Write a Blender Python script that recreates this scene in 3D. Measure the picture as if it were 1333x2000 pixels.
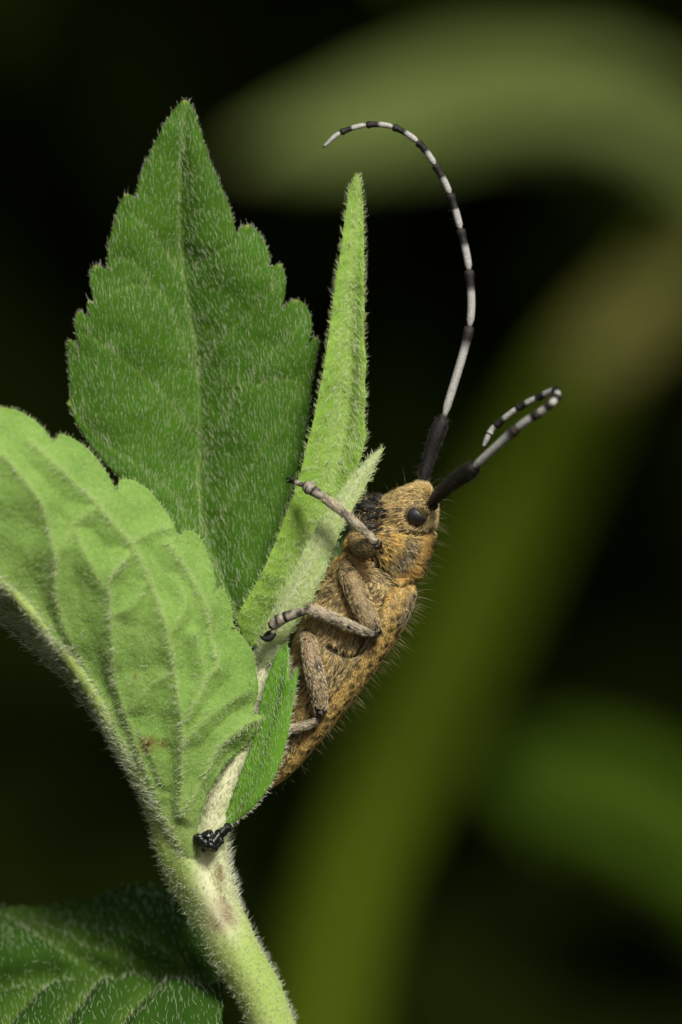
# Longhorn beetle on a hairy leafy shoot, macro.  1 Blender unit = 1 cm.
import bpy, math, random
import numpy as np
from mathutils import Vector, noise as mnoise
from mathutils.kdtree import KDTree
from mathutils.geometry import delaunay_2d_cdt

random.seed(7)
rng = np.random.default_rng(11)
for o in list(bpy.data.objects):
    bpy.data.objects.remove(o)
scene = bpy.context.scene
col = scene.collection
scene.unit_settings.system = 'METRIC'
scene.unit_settings.scale_length = 0.01
scene.unit_settings.length_unit = 'CENTIMETERS'

# ------------------------------------------------------------------ camera
S = 0.00225            # cm per photo pixel in the plane of focus (y = 0)
D = 25.0               # working distance, cm
cam_d = bpy.data.cameras.new('camera')
cam = bpy.data.objects.new('camera', cam_d)
col.objects.link(cam)
cam.location = (0, -D, 0)
cam.rotation_euler = (math.radians(90), 0, 0)
cam_d.sensor_fit = 'VERTICAL'
cam_d.sensor_height = 36.0
cam_d.lens = 36.0 * D / (2000 * S)
cam_d.clip_start = 0.1
cam_d.clip_end = 20000
cam_d.dof.use_dof = True
cam_d.dof.focus_distance = D - 0.10
APERTURE = 0.70        # opening in cm
cam_d.dof.aperture_fstop = cam_d.lens / 1000 / APERTURE
scene.camera = cam

# ------------------------------------------------------------------ sky and sun
SUN_EL, SUN_AZ = 42.0, 22.0     # azimuth: degrees to the right of straight behind the camera
world = bpy.data.worlds.new('World')
scene.world = world
world.use_nodes = True
wn = world.node_tree
sky = wn.nodes.new('ShaderNodeTexSky')
sky.sky_type = 'NISHITA'
sky.sun_disc = False
sky.sun_elevation = math.radians(SUN_EL)
sky.sun_rotation = math.radians(180 - SUN_AZ)
sky.dust_density = 4.0
sky.air_density = 0.6
bg = wn.nodes['Background']
bg.inputs['Strength'].default_value = 0.05
wn.links.new(sky.outputs[0], bg.inputs[0])
sun_d = bpy.data.lights.new('sun', 'SUN')
sun_d.energy = 3.0
sun_d.angle = math.radians(16)
sun_d.color = (1.0, 0.95, 0.86)
sun = bpy.data.objects.new('sun', sun_d)
col.objects.link(sun)
_el, _az = math.radians(SUN_EL), math.radians(SUN_AZ)
to_sun = Vector((math.sin(_az) * math.cos(_el), -math.cos(_az) * math.cos(_el), math.sin(_el)))
sun.rotation_euler = to_sun.to_track_quat('Z', 'Y').to_euler()
sun.location = to_sun * 60

vs = scene.view_settings
scene.display_settings.display_device = 'sRGB'
vs.view_transform = 'Standard'
vs.look = 'None'
vs.exposure = 0.72
vs.gamma = 1.0
vs.use_curve_mapping = False
scene.cycles.use_denoising = True
scene.cycles.max_bounces = 8
scene.cycles.transparent_max_bounces = 8

# ------------------------------------------------------------------ helpers
def W(p):
    """photo pixel + distance behind the plane of focus -> world point(s)"""
    p = np.asarray(p, float)
    k = (D + p[..., 2]) / D
    return np.stack([(p[..., 0] - 666.5) * S * k, p[..., 2], (1000 - p[..., 1]) * S * k], -1)

def unW(v):
    k = (D + v[..., 1]) / D
    return np.stack([v[..., 0] / (S * k) + 666.5, 1000 - v[..., 2] / (S * k)], -1)

def resample(P, n):
    P = np.asarray(P, float)
    d = np.r_[0, np.cumsum(np.linalg.norm(np.diff(P * [1, 1, 300], axis=0), axis=1))]
    t = np.linspace(0, d[-1], n)
    return np.stack([np.interp(t, d, P[:, k]) for k in range(P.shape[1])], -1)

def spline(P, n, closed=False):
    P = np.asarray(P, float)
    Q = np.vstack([2 * P[0] - P[1], P, 2 * P[-1] - P[-2]])
    out = []
    for i in range(1, len(Q) - 2):
        t = np.linspace(0, 1, 24, endpoint=False)[:, None]
        a, b, c, d = Q[i - 1], Q[i], Q[i + 1], Q[i + 2]
        out.append(0.5 * ((2 * b) + (-a + c) * t + (2 * a - 5 * b + 4 * c - d) * t ** 2 + (-a + 3 * b - 3 * c + d) * t ** 3))
    out.append(P[-1][None])
    return resample_any(np.vstack(out), n)

def resample_any(P, n):
    sc = np.ones(P.shape[1])
    if P.shape[1] > 2:
        sc[2] = 300
    d = np.r_[0, np.cumsum(np.linalg.norm(np.diff(P * sc, axis=0)[:, :3], axis=1))]
    t = np.linspace(0, d[-1], n)
    return np.stack([np.interp(t, d, P[:, k]) for k in range(P.shape[1])], -1)

def blur1(A, it):
    A = A.copy()
    for _ in range(it):
        B = A.copy()
        B[1:-1] = (A[:-2] + 2 * A[1:-1] + A[2:]) / 4
        A = B
    return A

def nrm(v):
    return v / np.maximum(np.linalg.norm(v, axis=-1, keepdims=True), 1e-12)

def seg_dist(P, poly):
    """distance of 2-D points to a polyline"""
    poly = np.asarray(poly, float)[:, :2]
    best = np.full(P.shape[:-1], 1e9)
    for a, b in zip(poly[:-1], poly[1:]):
        ab = b - a
        t = np.clip(((P - a) @ ab) / max(ab @ ab, 1e-9), 0, 1)
        best = np.minimum(best, np.linalg.norm(P - a - t[..., None] * ab, axis=-1))
    return best

def fnoise(P, scale, seed=0.0, octaves=3):
    P = np.asarray(P, float)
    return np.array([mnoise.fractal(Vector((p[0] * scale + seed, p[1] * scale + seed * 1.7, p[2] * scale)), 1.0, 2.0, octaves)
                     for p in P.reshape(-1, 3)]).reshape(P.shape[:-1])

def mesh_obj(name, verts, faces, mat, parent=None, attrs=None, smooth=True):
    """faces: (n,3)/(n,4) array or list of faces"""
    me = bpy.data.meshes.new(name)
    verts = np.asarray(verts, float)
    if isinstance(faces, np.ndarray):
        k = faces.shape[1]
        me.vertices.add(len(verts))
        me.vertices.foreach_set('co', verts.astype(np.float32).ravel())
        me.loops.add(faces.size)
        me.loops.foreach_set('vertex_index', faces.astype(np.int32).ravel())
        me.polygons.add(len(faces))
        me.polygons.foreach_set('loop_start', (np.arange(len(faces)) * k).astype(np.int32))
        me.update(calc_edges=True)
        me.validate()
    else:
        me.from_pydata([tuple(v) for v in verts], [], [tuple(int(i) for i in f) for f in faces])
        me.update()
    if attrs:
        for an, av in attrs.items():
            at = me.attributes.new(an, 'FLOAT_COLOR', 'POINT')
            c = np.ones((len(verts), 4), np.float32)
            c[:, :av.shape[1]] = av
            at.data.foreach_set('color', c.ravel())
    if smooth:
        me.polygons.foreach_set('use_smooth', np.ones(len(me.polygons), bool))
    me.materials.append(mat)
    o = bpy.data.objects.new(name, me)
    col.objects.link(o)
    attach(o, parent)
    return o

def attach(o, parent):
    if parent is not None:
        o.parent = parent
        if parent.type == 'EMPTY':
            o.location = -parent.location

def thing(name, label, cat, loc, group=None):
    e = bpy.data.objects.new(name, None)
    e.empty_display_size = 0.2
    col.objects.link(e)
    e.location = loc
    return tag(e, label, cat, group)

def tag(o, label=None, cat=None, group=None, kind=None):
    if label: o['label'] = label
    if cat: o['category'] = cat
    if group: o['group'] = group
    if kind: o['kind'] = kind
    return o

def tube_geo(P, R, n=14, cap=True, flat=None):
    """P (k,3) world points, R (k,) radii cm -> verts, quad/tri faces as list"""
    P = np.asarray(P, float); k = len(P)
    T = nrm(np.gradient(P, axis=0))
    up = np.array([0, -1.0, 0])
    A = nrm(np.cross(T, up)); B = nrm(np.cross(A, T))
    th = np.linspace(0, 2 * math.pi, n, endpoint=False)
    R = np.asarray(R, float)
    fb = 1.0 if flat is None else flat
    V = P[:, None] + R[:, None, None] * (np.cos(th)[None, :, None] * A[:, None] + fb * np.sin(th)[None, :, None] * B[:, None])
    verts = V.reshape(-1, 3)
    faces = []
    for i in range(k - 1):
        for j in range(n):
            j2 = (j + 1) % n
            faces.append((i * n + j, (i + 1) * n + j, (i + 1) * n + j2, i * n + j2))
    if cap:
        verts = np.vstack([verts, P[0] - T[0] * R[0] * 0.5, P[-1] + T[-1] * R[-1] * 0.5])
        a, b = k * n, k * n + 1
        for j in range(n):
            j2 = (j + 1) % n
            faces.append((a, j, j2)); faces.append((b, (k - 1) * n + j2, (k - 1) * n + j))
    return verts, faces

def tris_of(o):
    me = o.data
    me.calc_loop_triangles()
    n = len(me.loop_triangles)
    t = np.empty(n * 3, np.int32); me.loop_triangles.foreach_get('vertices', t)
    v = np.empty(len(me.vertices) * 3, np.float32); me.vertices.foreach_get('co', v)
    nn = np.empty(len(me.vertices) * 3, np.float32); me.vertices.foreach_get('normal', nn)
    return v.reshape(-1, 3).astype(float), t.reshape(-1, 3), nn.reshape(-1, 3).astype(float)

def scatter(v, t, n, count, weight=None, thin=None):
    a, b, c = v[t[:, 0]], v[t[:, 1]], v[t[:, 2]]
    area = np.linalg.norm(np.cross(b - a, c - a), axis=1)
    if weight is not None:
        area = area * weight[t].mean(axis=1)
    over = 4 if thin else 1
    idx = rng.choice(len(t), size=count * over, p=area / area.sum())
    r = rng.random((len(idx), 2)); sw = r.sum(1) > 1; r[sw] = 1 - r[sw]
    w = np.c_[1 - r.sum(1), r]
    P = (v[t[idx]] * w[..., None]).sum(1)
    N = nrm((n[t[idx]] * w[..., None]).sum(1))
    if thin:
        key = np.floor(P / thin).astype(np.int64)
        _, keep = np.unique(key[:, 0] * 73856093 ^ key[:, 1] * 19349663 ^ key[:, 2] * 83492791, return_index=True)
        keep = rng.permutation(keep)[:count]
        P, N = P[keep], N[keep]
    return P, N

def hair_geo(P, d0, d1, L, r):
    """tapered three-sided hairs: root P, directions of the lower and the upper half"""
    n = len(P)
    L = np.broadcast_to(L, (n,))[:, None]; r = np.broadcast_to(r, (n,))[:, None]
    M = P + d0 * L * 0.5
    T = M + d1 * L * 0.5
    ref = np.where(np.abs(d0[:, 1:2]) > 0.8, [[1.0, 0, 0]], [[0, 1.0, 0]])
    A = nrm(np.cross(d0, ref)); B = nrm(np.cross(d0, A))
    V = np.empty((n, 7, 3))
    for k in range(3):
        th = 2 * math.pi * k / 3
        e = math.cos(th) * A + math.sin(th) * B
        V[:, k] = P + e * r
        V[:, 3 + k] = M + e * r * 0.75
    V[:, 6] = T
    f = np.array([[0, 1, 4], [0, 4, 3], [1, 2, 5], [1, 5, 4], [2, 0, 3], [2, 3, 5], [3, 4, 6], [4, 5, 6], [5, 3, 6]])
    F = (f[None] + (np.arange(n) * 7)[:, None, None]).reshape(-1, 3)
    return V.reshape(-1, 3), F

def hair_obj(name, parent, P, d0, d1, L, r, mat, tint=None):
    V, F = hair_geo(P, d0, d1, L, r)
    at = None
    if tint is not None:
        at = {'tint': np.repeat(tint, 7, axis=0)}
    o = mesh_obj(name, V, F, mat, parent, at, smooth=True)
    return tag(o, kind='stuff')

# ------------------------------------------------------------------ materials
def new_mat(name):
    m = bpy.data.materials.new(name); m.use_nodes = True
    nt = m.node_tree
    return m, nt, nt.nodes['Principled BSDF'], nt.nodes['Material Output']

def mixc(nt, fac, a, b, blend='MIX'):
    n = nt.nodes.new('ShaderNodeMix'); n.data_type = 'RGBA'; n.blend_type = blend
    for sock, val in ((n.inputs[0], fac), (n.inputs[6], a), (n.inputs[7], b)):
        if isinstance(val, (int, float)): sock.default_value = val
        elif isinstance(val, tuple): sock.default_value = (*val[:3], 1)
        else: nt.links.new(val, sock)
    return n.outputs[2]

def noise_n(nt, scale, detail=4, rough=0.6, coord='Object'):
    tc = nt.nodes.new('ShaderNodeTexCoord')
    n = nt.nodes.new('ShaderNodeTexNoise')
    n.inputs['Scale'].default_value = scale
    n.inputs['Detail'].default_value = detail
    n.inputs['Roughness'].default_value = rough
    nt.links.new(tc.outputs[coord], n.inputs['Vector'])
    return n.outputs['Fac']

def ramp(nt, fac, stops):
    n = nt.nodes.new('ShaderNodeValToRGB')
    e = n.color_ramp.elements
    while len(e) > len(stops): e.remove(e[-1])
    while len(e) < len(stops): e.new(0.5)
    for k, (p, c) in enumerate(stops):
        e[k].position = p
        e[k].color = (c, c, c, 1) if isinstance(c, (int, float)) else (*c, 1)
    nt.links.new(fac, n.inputs[0])
    return n.outputs[0]

def leaf_mat(name, base, dark, vein, tip=(0.22, 0.26, 0.03), rough=0.55, transl=0.25, bump=0.15, cell=38, netted=0.35, spec=0.3, big=3.0):
    """tint attribute: r vein, g tooth tip, b brown spot"""
    m, nt, bs, out = new_mat(name)
    at = nt.nodes.new('ShaderNodeAttribute'); at.attribute_name = 'tint'
    sep = nt.nodes.new('ShaderNodeSeparateColor'); nt.links.new(at.outputs['Color'], sep.inputs[0])
    big = noise_n(nt, big, 5 if big > 1 else 2)
    fine = noise_n(nt, 60, 4, 0.7)
    c = mixc(nt, ramp(nt, big, [(0.32, 0.0), (0.68, 1.0)]), dark, base)
    tc = nt.nodes.new('ShaderNodeTexCoord')
    vo = nt.nodes.new('ShaderNodeTexVoronoi'); vo.feature = 'DISTANCE_TO_EDGE'; vo.inputs['Scale'].default_value = cell
    wob = nt.nodes.new('ShaderNodeTexNoise'); wob.inputs['Scale'].default_value = 12
    nt.links.new(tc.outputs['Object'], wob.inputs['Vector'])
    vm = nt.nodes.new('ShaderNodeVectorMath'); vm.operation = 'MULTIPLY_ADD'
    nt.links.new(wob.outputs['Color'], vm.inputs[0]); vm.inputs[1].default_value = (0.05,) * 3
    nt.links.new(tc.outputs['Object'], vm.inputs[2]); nt.links.new(vm.outputs[0], vo.inputs['Vector'])
    net = ramp(nt, vo.outputs['Distance'], [(0.0, 1.0), (0.09, 0.0)])
    mm = nt.nodes.new('ShaderNodeMath'); mm.operation = 'MULTIPLY'; nt.links.new(net, mm.inputs[0]); mm.inputs[1].default_value = netted
    c = mixc(nt, mm.outputs[0], c, dark)
    c = mixc(nt, ramp(nt, fine, [(0.35, 0.0), (0.75, 0.5)]), c, tuple(x * 1.35 for x in base))
    c = mixc(nt, sep.outputs[0], c, vein)
    c = mixc(nt, sep.outputs[1], c, tip)
    c = mixc(nt, sep.outputs[2], c, (0.17, 0.10, 0.03))
    c = mixc(nt, ramp(nt, sep.outputs[2], [(0.90, 0.0), (0.99, 1.0)]), c, (0.015, 0.010, 0.006))
    nt.links.new(c, bs.inputs['Base Color'])
    bs.inputs['Roughness'].default_value = rough
    bs.inputs['Specular IOR Level'].default_value = spec
    ad = nt.nodes.new('ShaderNodeMath'); ad.operation = 'MULTIPLY_ADD'
    nt.links.new(net, ad.inputs[0]); ad.inputs[1].default_value = -0.5; nt.links.new(fine, ad.inputs[2])
    bp = nt.nodes.new('ShaderNodeBump'); bp.inputs['Strength'].default_value = bump; bp.inputs['Distance'].default_value = 0.01
    nt.links.new(ad.outputs[0], bp.inputs['Height']); nt.links.new(bp.outputs[0], bs.inputs['Normal'])
    tr = nt.nodes.new('ShaderNodeBsdfTranslucent')
    tcol = mixc(nt, 1.0, c, (1.5, 1.35, 0.5), 'MULTIPLY')
    nt.links.new(tcol, tr.inputs['Color'])
    mx = nt.nodes.new('ShaderNodeMixShader'); mx.inputs[0].default_value = transl
    nt.links.new(bs.outputs[0], mx.inputs[1]); nt.links.new(tr.outputs[0], mx.inputs[2])
    nt.links.new(mx.outputs[0], out.inputs['Surface'])
    return m

def hair_mat(name, color=None, rough=0.45, transl=0.35, spec=0.4):
    m, nt, bs, out = new_mat(name)
    if color is None:
        at = nt.nodes.new('ShaderNodeAttribute'); at.attribute_name = 'tint'
        nt.links.new(at.outputs['Color'], bs.inputs['Base Color'])
    else:
        bs.inputs['Base Color'].default_value = (*color, 1)
    bs.inputs['Roughness'].default_value = rough
    bs.inputs['Specular IOR Level'].default_value = spec
    tr = nt.nodes.new('ShaderNodeBsdfTranslucent')
    if color is None: nt.links.new(at.outputs['Color'], tr.inputs['Color'])
    else: tr.inputs['Color'].default_value = (*color, 1)
    mx = nt.nodes.new('ShaderNodeMixShader'); mx.inputs[0].default_value = transl
    nt.links.new(bs.outputs[0], mx.inputs[1]); nt.links.new(tr.outputs[0], mx.inputs[2])
    nt.links.new(mx.outputs[0], out.inputs['Surface'])
    return m

def plain_mat(name, color, rough=0.6, spec=0.4, var=0.3, scale=30, bump=0.1):
    m, nt, bs, out = new_mat(name)
    f = noise_n(nt, scale, 5)
    c = mixc(nt, f, tuple(x * (1 - var) for x in color), tuple(min(1, x * (1 + var)) for x in color))
    nt.links.new(c, bs.inputs['Base Color'])
    bs.inputs['Roughness'].default_value = rough
    bs.inputs['Specular IOR Level'].default_value = spec
    if bump:
        bp = nt.nodes.new('ShaderNodeBump'); bp.inputs['Strength'].default_value = bump; bp.inputs['Distance'].default_value = 0.5 / scale
        nt.links.new(f, bp.inputs['Height']); nt.links.new(bp.outputs[0], bs.inputs['Normal'])
    return m

def tint_mat(name, rough=0.5, spec=0.4, bump=0.3, scale=90):
    m, nt, bs, out = new_mat(name)
    at = nt.nodes.new('ShaderNodeAttribute'); at.attribute_name = 'tint'
    f = noise_n(nt, scale, 4, 0.7)
    c = mixc(nt, ramp(nt, f, [(0.3, 0.0), (0.7, 1.0)]), (0.55, 0.55, 0.55), (1.25, 1.25, 1.25))
    c2 = mixc(nt, 1.0, at.outputs['Color'], c, 'MULTIPLY')
    nt.links.new(c2, bs.inputs['Base Color'])
    bs.inputs['Roughness'].default_value = rough
    bs.inputs['Specular IOR Level'].default_value = spec
    bp = nt.nodes.new('ShaderNodeBump'); bp.inputs['Strength'].default_value = bump; bp.inputs['Distance'].default_value = 0.006
    nt.links.new(f, bp.inputs['Height']); nt.links.new(bp.outputs[0], bs.inputs['Normal'])
    return m

M = {}
M['leaf_top'] = leaf_mat('leaf_upper_side', (0.047, 0.122, 0.007), (0.033, 0.094, 0.005), (0.090, 0.170, 0.020), rough=0.75, spec=.12, transl=0.15, netted=0.25)
M['leaf_under'] = leaf_mat('leaf_underside', (0.225, 0.370, 0.085), (0.130, 0.262, 0.042), (0.31, 0.45, 0.13), rough=0.75, transl=0.25, netted=0.55, bump=.25, cell=30, spec=0.1)
M['leaf_young'] = leaf_mat('young_leaf', (0.25, 0.42, 0.06), (0.19, 0.36, 0.04), (0.38, 0.50, 0.17), rough=0.7, transl=0.35, netted=0.2, spec=0.1)
M['leaf_pale'] = leaf_mat('silvery_young_leaf', (0.38, 0.50, 0.16), (0.30, 0.44, 0.11), (0.48, 0.56, 0.28), rough=0.75, transl=0.3, netted=0.15, spec=0.1)
M['leaf_bright'] = leaf_mat('bright_leaf', (0.13, 0.31, 0.022), (0.095, 0.25, 0.014), (0.15, 0.33, 0.05), rough=0.6, transl=0.3, netted=0.25, spec=0.2)
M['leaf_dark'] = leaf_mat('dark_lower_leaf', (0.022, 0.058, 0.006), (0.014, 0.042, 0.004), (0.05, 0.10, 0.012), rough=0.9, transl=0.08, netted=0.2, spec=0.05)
M['stem'] = leaf_mat('stem_skin', (0.32, 0.42, 0.12), (0.22, 0.34, 0.06), (0.64, 0.64, 0.42), rough=0.7, transl=0.12, netted=0.05, cell=20, spec=0.2)
M['hair_white'] = hair_mat('white_plant_hair', (0.86, 0.90, 0.70), transl=.5)
M['hair_soft'] = hair_mat('pale_green_plant_hair', (0.78, 0.88, 0.50), transl=.5)
M['hair_tint'] = hair_mat('beetle_hair')
M['frass'] = plain_mat('wet_black_frass', (0.006, 0.008, 0.005), 0.22, 0.6, 0.5, 40, 0.5)

# ------------------------------------------------------------------ far setting: ground and shaded undergrowth
def ground():
    n = 60
    xs = np.sign(np.linspace(-1, 1, n)) * np.abs(np.linspace(-1, 1, n)) ** 3 * 6000
    X, Y = np.meshgrid(xs, xs, indexing='ij')
    r = np.hypot(X, Y)
    Z = -32 + 1.2 * np.sin(X * 0.09) * np.cos(Y * 0.07) * np.clip(200 / (r + 60), 0, 1)
    V = np.stack([X, Y, Z], -1).reshape(-1, 3)
    i, j = np.meshgrid(np.arange(n - 1), np.arange(n - 1), indexing='ij')
    a = (i * n + j).ravel()
    F = np.stack([a, a + n, a + n + 1, a + 1], -1)
    o = mesh_obj('ground', V, F, plain_mat('dark_soil', (0.030, 0.026, 0.015), 0.9, 0.1, 0.5, 0.4, 0.3))
    tag(o, 'dark soil ground below the plants', None, None, 'structure')
ground()

def leaf_cards(n, centre_fn, size, seed):
    """small folded, pointed leaves, four triangles each"""
    r = np.random.default_rng(seed)
    P = centre_fn(r, n)
    d = nrm(r.normal(size=(n, 3)) * [1, 1, 0.6] + [0, -0.3, -0.5])
    side = nrm(np.cross(d, nrm(r.normal(size=(n, 3)))))
    up = np.cross(side, d)
    L = size * (0.6 + 0.8 * r.random((n, 1))); w = L * (0.22 + 0.14 * r.random((n, 1)))
    V = np.empty((n, 6, 3))
    V[:, 0] = P; V[:, 1] = P + d * L * 0.45 + side * w + up * w * 0.35; V[:, 2] = P + d * L * 0.45 - side * w + up * w * 0.35
    V[:, 3] = P + d * L - up * L * 0.15; V[:, 4] = P + d * L * 0.4; V[:, 5] = P + d * L * 0.75 - up * L * 0.05
    f = np.array([[0, 1, 4], [0, 4, 2], [1, 3, 5], [1, 5, 4], [2, 5, 3], [2, 4, 5]])
    F = (f[None] + (np.arange(n) * 6)[:, None, None]).reshape(-1, 3)
    return V.reshape(-1, 3), F

def hedge():
    def back(r, n):          # the wall of the thicket
        y = 115 + 55 * r.random(n) ** 0.8
        return np.stack([r.uniform(-75, 75, n), y, r.uniform(-33, 75, n)], -1)
    def shade_roof(r, n):          # unseen leaf overhang, added to keep sun and sky off the wall
        z = 15 + 50 * r.random(n) ** 1.2
        y = 80 - (z - 15) * 0.30 + r.random(n) * 75
        return np.stack([r.uniform(-75, 75, n), y, z], -1)
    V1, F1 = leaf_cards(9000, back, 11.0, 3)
    V2, F2 = leaf_cards(11500, shade_roof, 9.0, 8)
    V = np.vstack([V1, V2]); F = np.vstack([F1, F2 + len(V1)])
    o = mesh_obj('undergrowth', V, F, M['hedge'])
    tag(o, 'dark thicket of leaves filling the background, shaded by an added overhang out of view', 'undergrowth', None, 'stuff')
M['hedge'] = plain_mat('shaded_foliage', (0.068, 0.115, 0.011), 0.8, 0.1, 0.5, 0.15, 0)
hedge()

# ------------------------------------------------------------------ leaves
def leaf(name, parent, mid, left, right, mat, nt=110, nu=20, bulge=(0.0, 0.0), veins=(), vamp=0.008, vsig=5.0,
         midsig=7.0, midamp=0.0, thick=0.010, tips=(), spots=(), wave=0.01, seed=0.0, soft=30, quilt=0.0, midcol=1.0, step=6.0, veincol=.8, cup=0.0, petiole=None):
    """mid, left, right: base -> tip control points (photo x, photo y, distance).
    A smooth sheet spans the three lines; the blade is cut from it along the toothed outline."""
    Mr = spline(mid, nt)
    E = [resample(left, nt), resample(right, nt)]
    Es = [blur1(e, soft) for e in E]
    us = np.r_[-np.linspace(1.15, 0, nu, endpoint=False), 0, np.linspace(0, 1.15, nu + 1)[1:]]
    G = np.empty((nt, len(us), 3))
    for k, u in enumerate(us):
        s_ = 0 if u < 0 else 1; a = abs(u)
        p = Mr + (Es[s_] - Mr) * a
        p[:, 2] += bulge[s_] * 4 * a * (1 - a) * np.sin(np.linspace(0, math.pi, nt)) ** 0.5
        G[:, k] = p
    kd = KDTree(G.shape[0] * G.shape[1])
    Gf = G.reshape(-1, 3); Uf = np.tile(us, nt)
    for i, p in enumerate(Gf): kd.insert((p[0], p[1], 0), i)
    kd.balance()
    # outline, corners kept, densely sampled
    ring = np.vstack([np.asarray(left, float)[:, :2], np.asarray(right, float)[::-1][1:-1, :2]])
    rc = np.vstack([ring, ring[:1]])
    # light corner rounding (Chaikin)
    for _ in range(2):
        q = np.roll(ring, -1, axis=0)
        ring = np.stack([ring * .75 + q * .25, ring * .25 + q * .75], 1).reshape(-1, 2)
    rc = np.vstack([ring, ring[:1]])
    per = np.linalg.norm(np.diff(rc, axis=0), axis=1).sum()
    ring = resample_any(rc, max(24, int(per / (step * .6))))[:-1]
    xs = np.arange(ring[:, 0].min(), ring[:, 0].max(), step); ys = np.arange(ring[:, 1].min(), ring[:, 1].max(), step * .87)
    X, Y = np.meshgrid(xs, ys); X[1::2] += step / 2
    I = np.stack([X.ravel(), Y.ravel()], -1) + np.random.default_rng(5).normal(size=(X.size, 2)) * step * .08
    # points inside, away from the rim
    ins = np.zeros(len(I), bool)
    r2 = np.roll(ring, -1, axis=0)
    for (x1, y1), (x2, y2) in zip(ring, r2):
        c_ = (y1 > I[:, 1]) != (y2 > I[:, 1])
        if c_.any():
            xi = x1 + (I[:, 1] - y1) / (y2 - y1 if y2 != y1 else 1e-9) * (x2 - x1)
            ins ^= c_ & (I[:, 0] < xi)
    I = I[ins]
    far_ = seg_dist(I, rc) > step * .5
    I = I[far_]
    pts = np.vstack([ring, I])
    nr = len(ring)
    res = delaunay_2d_cdt([Vector(p) for p in pts], [(i, (i + 1) % nr) for i in range(nr)], [], 1, 1e-5)
    px = np.array([(v.x, v.y) for v in res[0]])
    tri = np.array([f for f in res[2] if len(f) == 3])
    nv = len(px)
    dep = np.empty(nv); uu = np.empty(nv)
    for i, p in enumerate(px):
        near = kd.find_n((p[0], p[1], 0), 6)
        ws = np.array([1 / (d_ + 1.5) ** 2 for _, _, d_ in near]); ids = [j for _, j, _ in near]
        dep[i] = (Gf[ids, 2] * ws).sum() / ws.sum(); uu[i] = (Uf[ids] * ws).sum() / ws.sum()
    # relax the sampled depth a little
    e = np.vstack([tri[:, [0, 1]], tri[:, [1, 2]], tri[:, [2, 0]]]); e = np.vstack([e, e[:, ::-1]])
    deg = np.bincount(e[:, 0], minlength=nv)
    for _ in range(6):
        dep = .4 * dep + .6 * np.bincount(e[:, 0], weights=dep[e[:, 1]], minlength=nv) / np.maximum(deg, 1)
    def normals(V):
        fn = np.cross(V[tri[:, 1]] - V[tri[:, 0]], V[tri[:, 2]] - V[tri[:, 0]])
        N = np.zeros((nv, 3))
        for k in range(3): np.add.at(N, tri[:, k], fn)
        return nrm(N)
    Wd = W(np.c_[px, dep])
    N = normals(Wd)
    if N[:, 1].mean() > 0:
        tri = tri[:, ::-1]; N = -N
    vm = np.zeros(nv)
    for v in veins:
        sg = v[1] if isinstance(v, tuple) else 1.0
        pl = v[0] if isinstance(v, tuple) else v
        vm = np.maximum(vm, sg * np.exp(-(seg_dist(px, spline(pl, 30)) / vsig) ** 2))
    dm = seg_dist(px, Mr)
    mm = np.exp(-(dm / midsig) ** 2)
    p3 = np.c_[px / 100, np.zeros(nv)]
    disp = vamp * vm + midamp * mm + wave * fnoise(p3, .9, seed, 2)
    if quilt:
        disp = disp + quilt * fnoise(p3, 4.0, seed + 5) * (1 - np.minimum(1, vm + mm))
    if cup and veins:
        vd = dm.copy()
        for v in veins: vd = np.minimum(vd, seg_dist(px, spline(v[0] if isinstance(v, tuple) else v, 30)))
        disp = disp + cup * (1 - np.exp(-(vd / 26) ** 2))
    Wd = Wd + N * disp[:, None]
    N = normals(Wd)
    tint = np.zeros((nv, 3))
    tint[:, 0] = np.clip(np.maximum(vm * veincol, mm * midcol), 0, 1)
    if petiole:
        tint[:, 0] = np.maximum(tint[:, 0], np.clip((px[:, 1] - petiole) / 110, 0, 1))
    for tp in tips:
        tint[:, 1] = np.maximum(tint[:, 1], np.exp(-(np.linalg.norm(px - np.array(tp[:2]), axis=-1) / (tp[2] * .7 if len(tp) > 2 else 4.5)) ** 2))
    if len(spots):
        sn = fnoise(p3, 14.0, 3)
        for sx, sy, sr in spots:
            d = np.linalg.norm(px - np.array([sx, sy]), axis=-1) / sr
            tint[:, 2] = np.maximum(tint[:, 2], np.clip(1.12 - .8 * d + 0.6 * sn, 0, 1) * (d < 1.7))
    rim = seg_dist(px, rc)
    th = thick * (.35 + .65 * np.clip(rim / 8, 0, 1))
    back = Wd - N * th[:, None]
    cnt = {}
    for f in tri:
        for k in range(3): cnt[(int(f[k]), int(f[(k + 1) % 3]))] = 1
    bnd = np.array([(a_, b_) for (a_, b_) in cnt if (b_, a_) not in cnt])
    side = np.vstack([np.stack([bnd[:, 1], bnd[:, 0], bnd[:, 0] + nv], -1), np.stack([bnd[:, 1], bnd[:, 0] + nv, bnd[:, 1] + nv], -1)])
    o = mesh_obj(name, np.vstack([Wd, back]), np.vstack([tri, tri[:, ::-1] + nv, side]), mat, parent, {'tint': np.vstack([tint, tint])})
    eo = nrm(np.cross(Wd[bnd[:, 1]] - Wd[bnd[:, 0]], N[bnd[:, 0]]))
    data = dict(v=Wd, n=N, t=tri, vm=np.maximum(vm, mm), px=px, u=uu, back=back, eb=bnd, eo=eo)
    return o, data

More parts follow.
